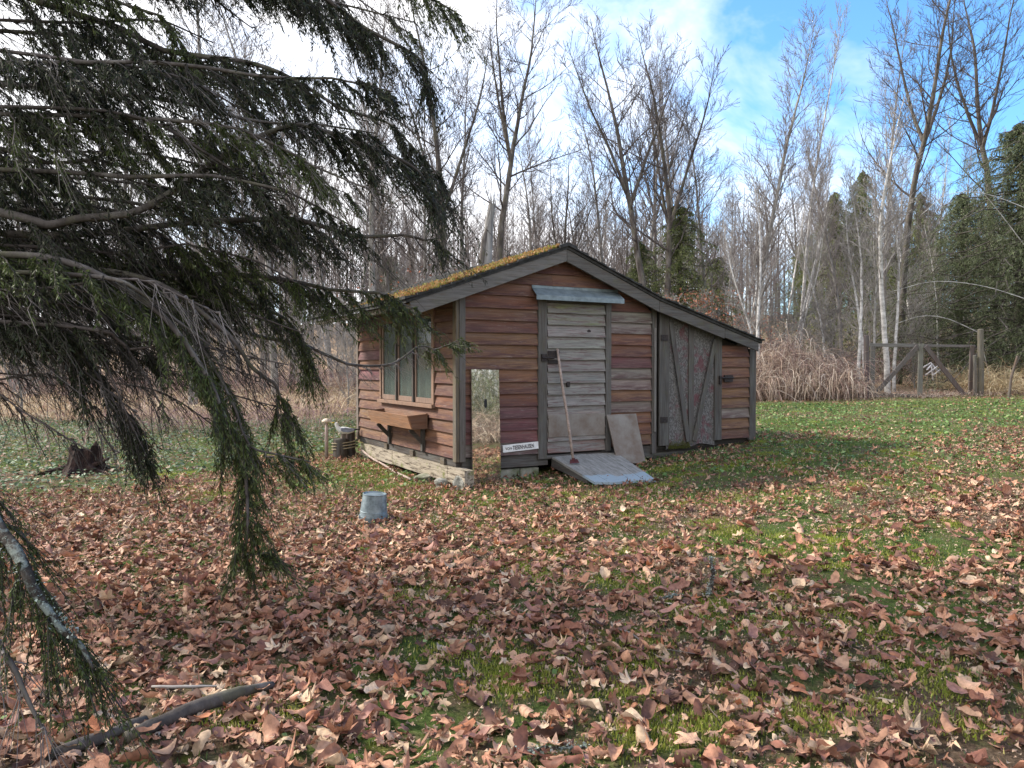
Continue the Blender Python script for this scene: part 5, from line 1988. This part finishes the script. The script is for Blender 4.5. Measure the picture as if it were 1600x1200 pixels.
limb(2.0, [W(-200, 480, 5.6), W(150, 480, 5.8), W(380, 520, 6.2), W(500, 562, 6.5), W(600, 574, 6.8), W(670, 545, 7.1), W(724, 534, 7.3)], .035, 1.0, .45, .20, .30, .8)
limb(1.9, [W(-200, 420, 4.6), W(60, 400, 4.4), W(220, 470, 4.4), W(320, 590, 4.4), W(368, 720, 4.5), W(392, 840, 4.5), W(402, 880, 4.5)], .04, 1.2, .35, .22, .36, .9, gap=.15)
limb(2.0, [W(-100, 420, 5.0), W(200, 430, 4.9), W(340, 520, 4.9), W(410, 590, 5.0), W(440, 620, 5.1), W(468, 650, 5.1)], .035, 1.1, .4, .26, .45, .9)
limb(1.8, [W(-150, 470, 4.9), W(60, 500, 4.7), W(150, 560, 4.7), W(190, 640, 4.7), W(205, 715, 4.7)], .025, 1.0, .55, .22, .34, .9)
limb(2.2, [W(-100, 380, 5.6), W(250, 400, 5.6), W(400, 470, 5.8), W(450, 520, 5.9), W(480, 570, 6.0)], .035, 1.2, .35, .3, .5, .9)
limb(2.1, [W(0, 420, 5.2), W(240, 440, 5.1), W(330, 560, 5.0), W(380, 660, 4.9), W(470, 720, 4.9)], .03, 1.0, .5, .2, .3, .9)
# low lichened bough at the bottom left, close to the viewer
lb = limb(1.2, [W(-500, 560, 4.2), W(-120, 700, 3.2), W(10, 850, 2.85), W(60, 930, 2.75), W(110, 985, 2.7), W(150, 1045, 2.66)], .060, 1.2, .60, .26, .32, .9, lich=True)
lichen_on(lb, [np.array(W(-60, 770, 3.0)) - np.array([TX, TY, gzf(TX, TY)]), np.array(W(10, 850, 2.84)) - np.array([TX, TY, gzf(TX, TY)]), np.array(W(60, 930, 2.74)) - np.array([TX, TY, gzf(TX, TY)]), np.array(W(120, 995, 2.68)) - np.array([TX, TY, gzf(TX, TY)])], 420, .016)
limb(1.1, [W(-500, 640, 4.0), W(-150, 800, 3.0), W(-20, 960, 2.7), W(30, 1080, 2.6), W(60, 1150, 2.56)], .03, 1.2, .62, .2, .2, .9)
# more boughs filling the crown
for i in range(40):
    y0 = -280 + 800 * (i + r.random()) / 40
    xe = r.uniform(250, 640) if y0 < 380 else r.uniform(200, 520)
    ye = y0 + r.uniform(0, 150)
    if ye > 560: ye = 560
    if xe > 520 and ye < 20: ye = 60
    d0 = r.uniform(4.3, 6.4)
    z0 = 2.6 + (300 - y0) / F * 5.0
    limb(z0, [W(-250, y0 - 20, (d0 + 5.2) / 2), W(xe * .35, y0 - r.uniform(-10, 40), d0), W(xe * .72, (y0 * .7 + ye * .3) + r.uniform(-25, 15), d0 + .1), W(xe, ye, d0 + .2)], r.uniform(.016, .032), 1.0, r.uniform(.12, .35), .24, r.uniform(.3, .55), .35, dead=.2, gap=.47)
# bare grey twigs arching out under the boughs
for i in range(26):
    x0 = r.uniform(-200, 180); y0 = r.uniform(440, 600)
    x1 = x0 + r.uniform(120, 380); y1 = y0 + r.uniform(20, 190)
    d0 = r.uniform(4.4, 6)
    limb(1.5, [W(-300, y0 - 30, 5.2), W(x0, y0, d0), W((x0 + x1) / 2, (y0 + y1) / 2 - r.uniform(10, 50), d0), W(x1, y1, d0)], .010, 0, .55, .22, .35, dead=1.0)

# ------------------------------------------------------------------ snag behind the roof
sp = L2W(1.05, 5.2)
sng = thing('broken_snag', 'silver grey broken dead trunk with a jagged top standing behind the roof', 'dead tree', (0, 0, 0))
b0, b1, b2 = W(759, 440, 15), W(764, 350, 15), W(772, 300, 15)
sng.location = (b0.x, 15, gzf(b0.x, 15))
ori = Vector(sng.location)
pts = [Vector((0, 0, -.2)), b0 - ori, W(762, 392, 15) - ori, b1 - ori, W(769, 320, 15) - ori]
MB().tube(pts, [.16, .10, .09, .085, .07], 10).build('trunk', M['snag'], sng)
jag = MB()
for k in range(6):
    a = k * PI / 3
    c_ = W(769, 322, 15) - ori + Vector((.04 * math.cos(a), .04 * math.sin(a), -.03))
    jag.tube([c_, c_ + Vector((.01 * math.cos(a) + .02, 0, r.uniform(.1, .32)))], [.022, .004], 5)
jag.build('splinter', M['snag'], sng)
MB().tube([b1 - ori + Vector((-.02, -.05, -.05)), W(757, 375, 15) - ori + Vector((0, -.05, 0)), W(753, 372, 15) - ori + Vector((0, -.05, -.5))], [.03, .06, .05], 7).build('hanging_splinter', M['bark_dark'], sng)

# ------------------------------------------------------------------ brambles, dry grass, thickets
def canes(name, label, cat, n, region, L, rad, cols, p, arch=1.0, seed=5, out=0.0, nseg=7):
    rr = np.random.default_rng(seed)
    x0, x1, y0, y1, hf = region
    x = rr.uniform(x0, x1, n); y = rr.uniform(y0, y1, n)
    hh = hf(x, y)
    k = hh > .05
    x, y, hh = x[k], y[k], hh[k]
    n = len(x)
    az = rr.uniform(0, 2 * PI, n)
    Ln = rr.uniform(*L, n)
    st_ = rr.uniform(0, 1, n) ** .7 * hh
    base = np.stack([x, y, gz(x, y) + st_], 1)
    el = rr.uniform(.2, 1.5, n)
    pts = [base]
    for i in range(nseg):
        dv = np.stack([np.cos(az) * np.cos(el), np.sin(az) * np.cos(el), np.sin(el)], 1)
        q = pts[-1] + dv * (Ln / nseg)[:, None]
        q[:, 2] = np.maximum(q[:, 2], gz(q[:, 0], q[:, 1]) + .01)
        pts.append(q)
        el = el - arch * rr.uniform(.1, .8, n)
        az = az + rr.normal(0, .25, n)
    pts = np.stack(pts, 1)
    w = np.stack([np.cos(az + 1.57), np.sin(az + 1.57), rr.normal(0, .5, n)], 1)
    w /= np.linalg.norm(w, axis=1, keepdims=True)
    ra = rr.uniform(*rad, n)
    tap = np.linspace(1, .4, nseg + 1)
    off = w[:, None, :] * ra[:, None, None] * tap[None, :, None]
    V = np.stack([pts - off, pts + off], 2).reshape(n, -1, 3)
    f = []
    for i in range(nseg): f.append((2 * i, 2 * i + 1, 2 * i + 3, 2 * i + 2))
    Fc = (np.array(f)[None] + (np.arange(n) * 2 * (nseg + 1))[:, None, None]).reshape(-1, 4)
    c = np.array(cols)[rr.choice(len(cols), n, p=p)] * rr.uniform(.7, 1.3, (n, 1))
    o_ = link(name, np_mesh(name, V.reshape(-1, 3), Fc, np.repeat(c, 2 * (nseg + 1), 0)), M['grass'])
    return tag(o_, label, cat, kind='stuff')


TAN = [(.42, .31, .24), (.52, .42, .33), (.28, .19, .16), (.64, .56, .47), (.17, .10, .095)]


def mound(cx, cy, sx, sy, h, s=3.0):
    return lambda x, y: h * np.exp(-((x - cx) / sx) ** 2 - ((y - cy) / sy) ** 2) * (.35 + 1.2 * vnoise(x, y, .8, 15))


canes('bramble_thicket', 'tangled mound of dry tan bramble canes between the shed and the gate', 'brambles', 9500, (5.2, 9.85, 21.2, 25.5, mound(8.0, 22.9, 1.9, 1.5, 1.5)), (.6, 1.9), (.005, .010), TAN, [.34, .28, .18, .1, .1])
canes('bramble_thicket', 'lower tangle of dry canes running from the mound behind the shed', 'brambles', 4500, (2.5, 9.4, 22.3, 26, lambda x, y: .5 + 0 * x), (.4, 1.3), (.007, .013), TAN, [.3, .25, .2, .1, .15], seed=6)
canes('dry_grass', 'tall pale dry grass right of the gate posts', 'dry grass', 6500, (13.6, 20, 21.5, 25, lambda x, y: .25 + 0 * x), (.5, 1.2), (.005, .010), [(.52, .42, .26), (.62, .52, .34), (.40, .27, .16)], [.4, .35, .25], .5, 7)
canes('dry_grass', 'pale straw meadow behind the conifer on the left', 'dry grass', 17000, (-27, -1.5, 20.5, 38, lambda x, y: .2 + 0 * x), (.4, 1.1), (.008, .016), [(.50, .40, .26), (.60, .49, .34), (.36, .25, .17), (.30, .18, .16)], [.35, .3, .2, .15], .5, 8)
canes('woodland_brush', 'mauve brown tangle of bare brush at the foot of the wood', 'brush', 16000, (-34, 34, 27, 36, lambda x, y: .9 + 0 * x), (.6, 1.9), (.007, .016), [(.24, .15, .14), (.34, .24, .20), (.18, .12, .13), (.45, .34, .27)], [.35, .3, .2, .15], .45, 9)
canes('straw', 'straw and dead stalks in front of the gate and brambles', 'dry grass', 4000, (6.0, 20, 21.3, 23.2, lambda x, y: .06 + 0 * x), (.15, .4), (.004, .009), TAN, [.34, .28, .18, .1, .1], .9, 10)
canes('dead_stalks', 'thin mauve canes and twigs in the gap left of the shed', 'brush', 2600, (-9.5, -3.6, 12.5, 19, lambda x, y: .35 * (vnoise(x, y, 1.5, 41) > .55)), (.4, 1.3), (.003, .006), [(.22, .12, .14), (.30, .20, .18), (.38, .28, .22)], [.4, .35, .25], .55, 13)

for i, (px, d, top, lab) in enumerate(((1228, 27, 440, 'pale twiggy shrub above the left end of the bramble mound'), (1300, 26.5, 470, 'pale twiggy shrub above the right end of the bramble mound'), (1430, 26.8, 470, 'pale arching shrub behind the middle of the gate'),
                                     (120, 24, 420, 'bare shrub in the meadow at far left'), (250, 27, 450, 'bare shrub behind the stump'),
                                     (470, 26, 440, 'bare shrub left of the shed near the meadow edge'), (540, 22, 470, 'bare shrub just left of the shed corner'), (30, 21, 450, 'bare shrub at the left edge of the meadow'))):
    t = tree_at('thicket', px, d, top, i * 1.3, 'bare_shrub', lab, wide=1.5)
    t['category'] = 'shrub'
for i in range(24):
    px = -100 + i * 73 + r_.uniform(-20, 20)
    t = tree_at('thicket', px, r_.uniform(28, 38), r_.uniform(400, 500), r_.uniform(0, 6), 'bare_shrub', place_label(px, 'low bare shrub'), 'bare shrubs along the edge of the wood', wide=1.6)
    t['category'] = 'shrub'

# rust-leaved saplings behind the lean-to
for i, (px, d, h, lab) in enumerate(((1050, 24, 2.9, 'young tree still holding rust brown leaves behind the main roof slope'), (1105, 25, 3.1, 'young tree with rust brown leaves above the lean-to roof'), (1160, 26, 2.4, 'lowest rust-leaved sapling near the end of the lean-to roof'), (700, 24, 3.9, 'twiggy sapling with tan leaves behind the left roof edge'))):
    p = W(px, 572, d)
    s = h / 5.5
    t = put_tree(PT['thicket'], 'leafy_sapling', lab, 'sapling', p.x, d, s * 1.2, i, None, s * 1.1)
    n = 1500 if i < 3 else 500
    q = np.stack([rng.normal(0, 1.5, n), rng.normal(0, 1.0, n), rng.uniform(1.2, 5.6, n)], 1)
    v_, f_, c_ = stamp([quad], np.zeros(n, int), rots(n, 1.2), rng.uniform(.06, .14, n), q, palette([(.30, .11, .06), (.22, .09, .06), (.36, .17, .10)], [.4, .3, .3])(n))
    me = np_mesh('leaves', v_, f_, c_); me.materials.append(M['leaf'])
    o = link('leaves', me, None, t)

# arching pale stems before the cedar
for i, (pts_, lab) in enumerate((([(1530, 520), (1480, 498), (1440, 494), (1402, 505)], 'lowest pale stem arching left from the tall gate post'), ([(1640, 340), (1540, 303), (1480, 305), (1440, 335)], 'highest pale stem arching in front of the cedar'),
                                 ([(1640, 480), (1540, 448), (1460, 440), (1395, 455)], 'middle pale stem arching in front of the cedar'), ([(1610, 395), (1560, 330), (1535, 300)], 'pale stem leaning right in front of the cedar'))):
    P_ = catmull([W(a, b, 23.3) for a, b in pts_], 6)
    base = [np.array([P_[0][0] + .5, 23.4, gzf(P_[0][0] + .5, 23.4)])]
    sg2 = MB().tube([tuple(q) for q in base] + [tuple(q) for q in P_], [.016] + list(np.linspace(.014, .006, len(P_))), 6).build('arching_stem', M['bark_white'], smooth=True)
    tag(sg2, lab, 'branch')

# ------------------------------------------------------------------ the bank off to the right that the mirror looks at
canes('bramble_bank', 'green grey bramble bank right of the yard, seen in the mirror', 'brambles', 15000, (8, 18, -4.5, 7.5, mound(13.5, 1.5, 4.2, 5.5, 4.2)), (.5, 1.6), (.006, .013), [(.10, .12, .06), (.16, .18, .10), (.30, .27, .19), (.42, .38, .30)], [.35, .3, .2, .15], seed=21)
canes('dry_grass', 'brown dead grass before the bramble bank right of the yard', 'dry grass', 13000, (6.2, 12.5, -2, 5.2, lambda x, y: .12 + 0 * x), (.5, 1.4), (.005, .010), TAN, [.34, .28, .18, .1, .1], .7, 22)
put_tree(PT['pole'], 'white_alder', 'white-barked alder on the right bank, nearer one of the two in the mirror', 'tree', 12.6, 1.15, .9, .4, tilt=(0, .05))
put_tree(PT['pole'], 'white_alder', 'white-barked alder on the right bank, farther one of the two in the mirror', 'tree', 14.3, .2, 1.0, 2.4, tilt=(.04, -.05))
put_tree(PT['alder2'], 'bare_tree', 'bare grey tree behind the bank right of the yard', 'tree', 18, -1.5, .9, 1.4)

t = put_tree(PC['fir'][:2], 'conifer', 'green conifer behind the bank right of the yard', 'conifer', 17.5, 3.0, 1.0, 1.0)
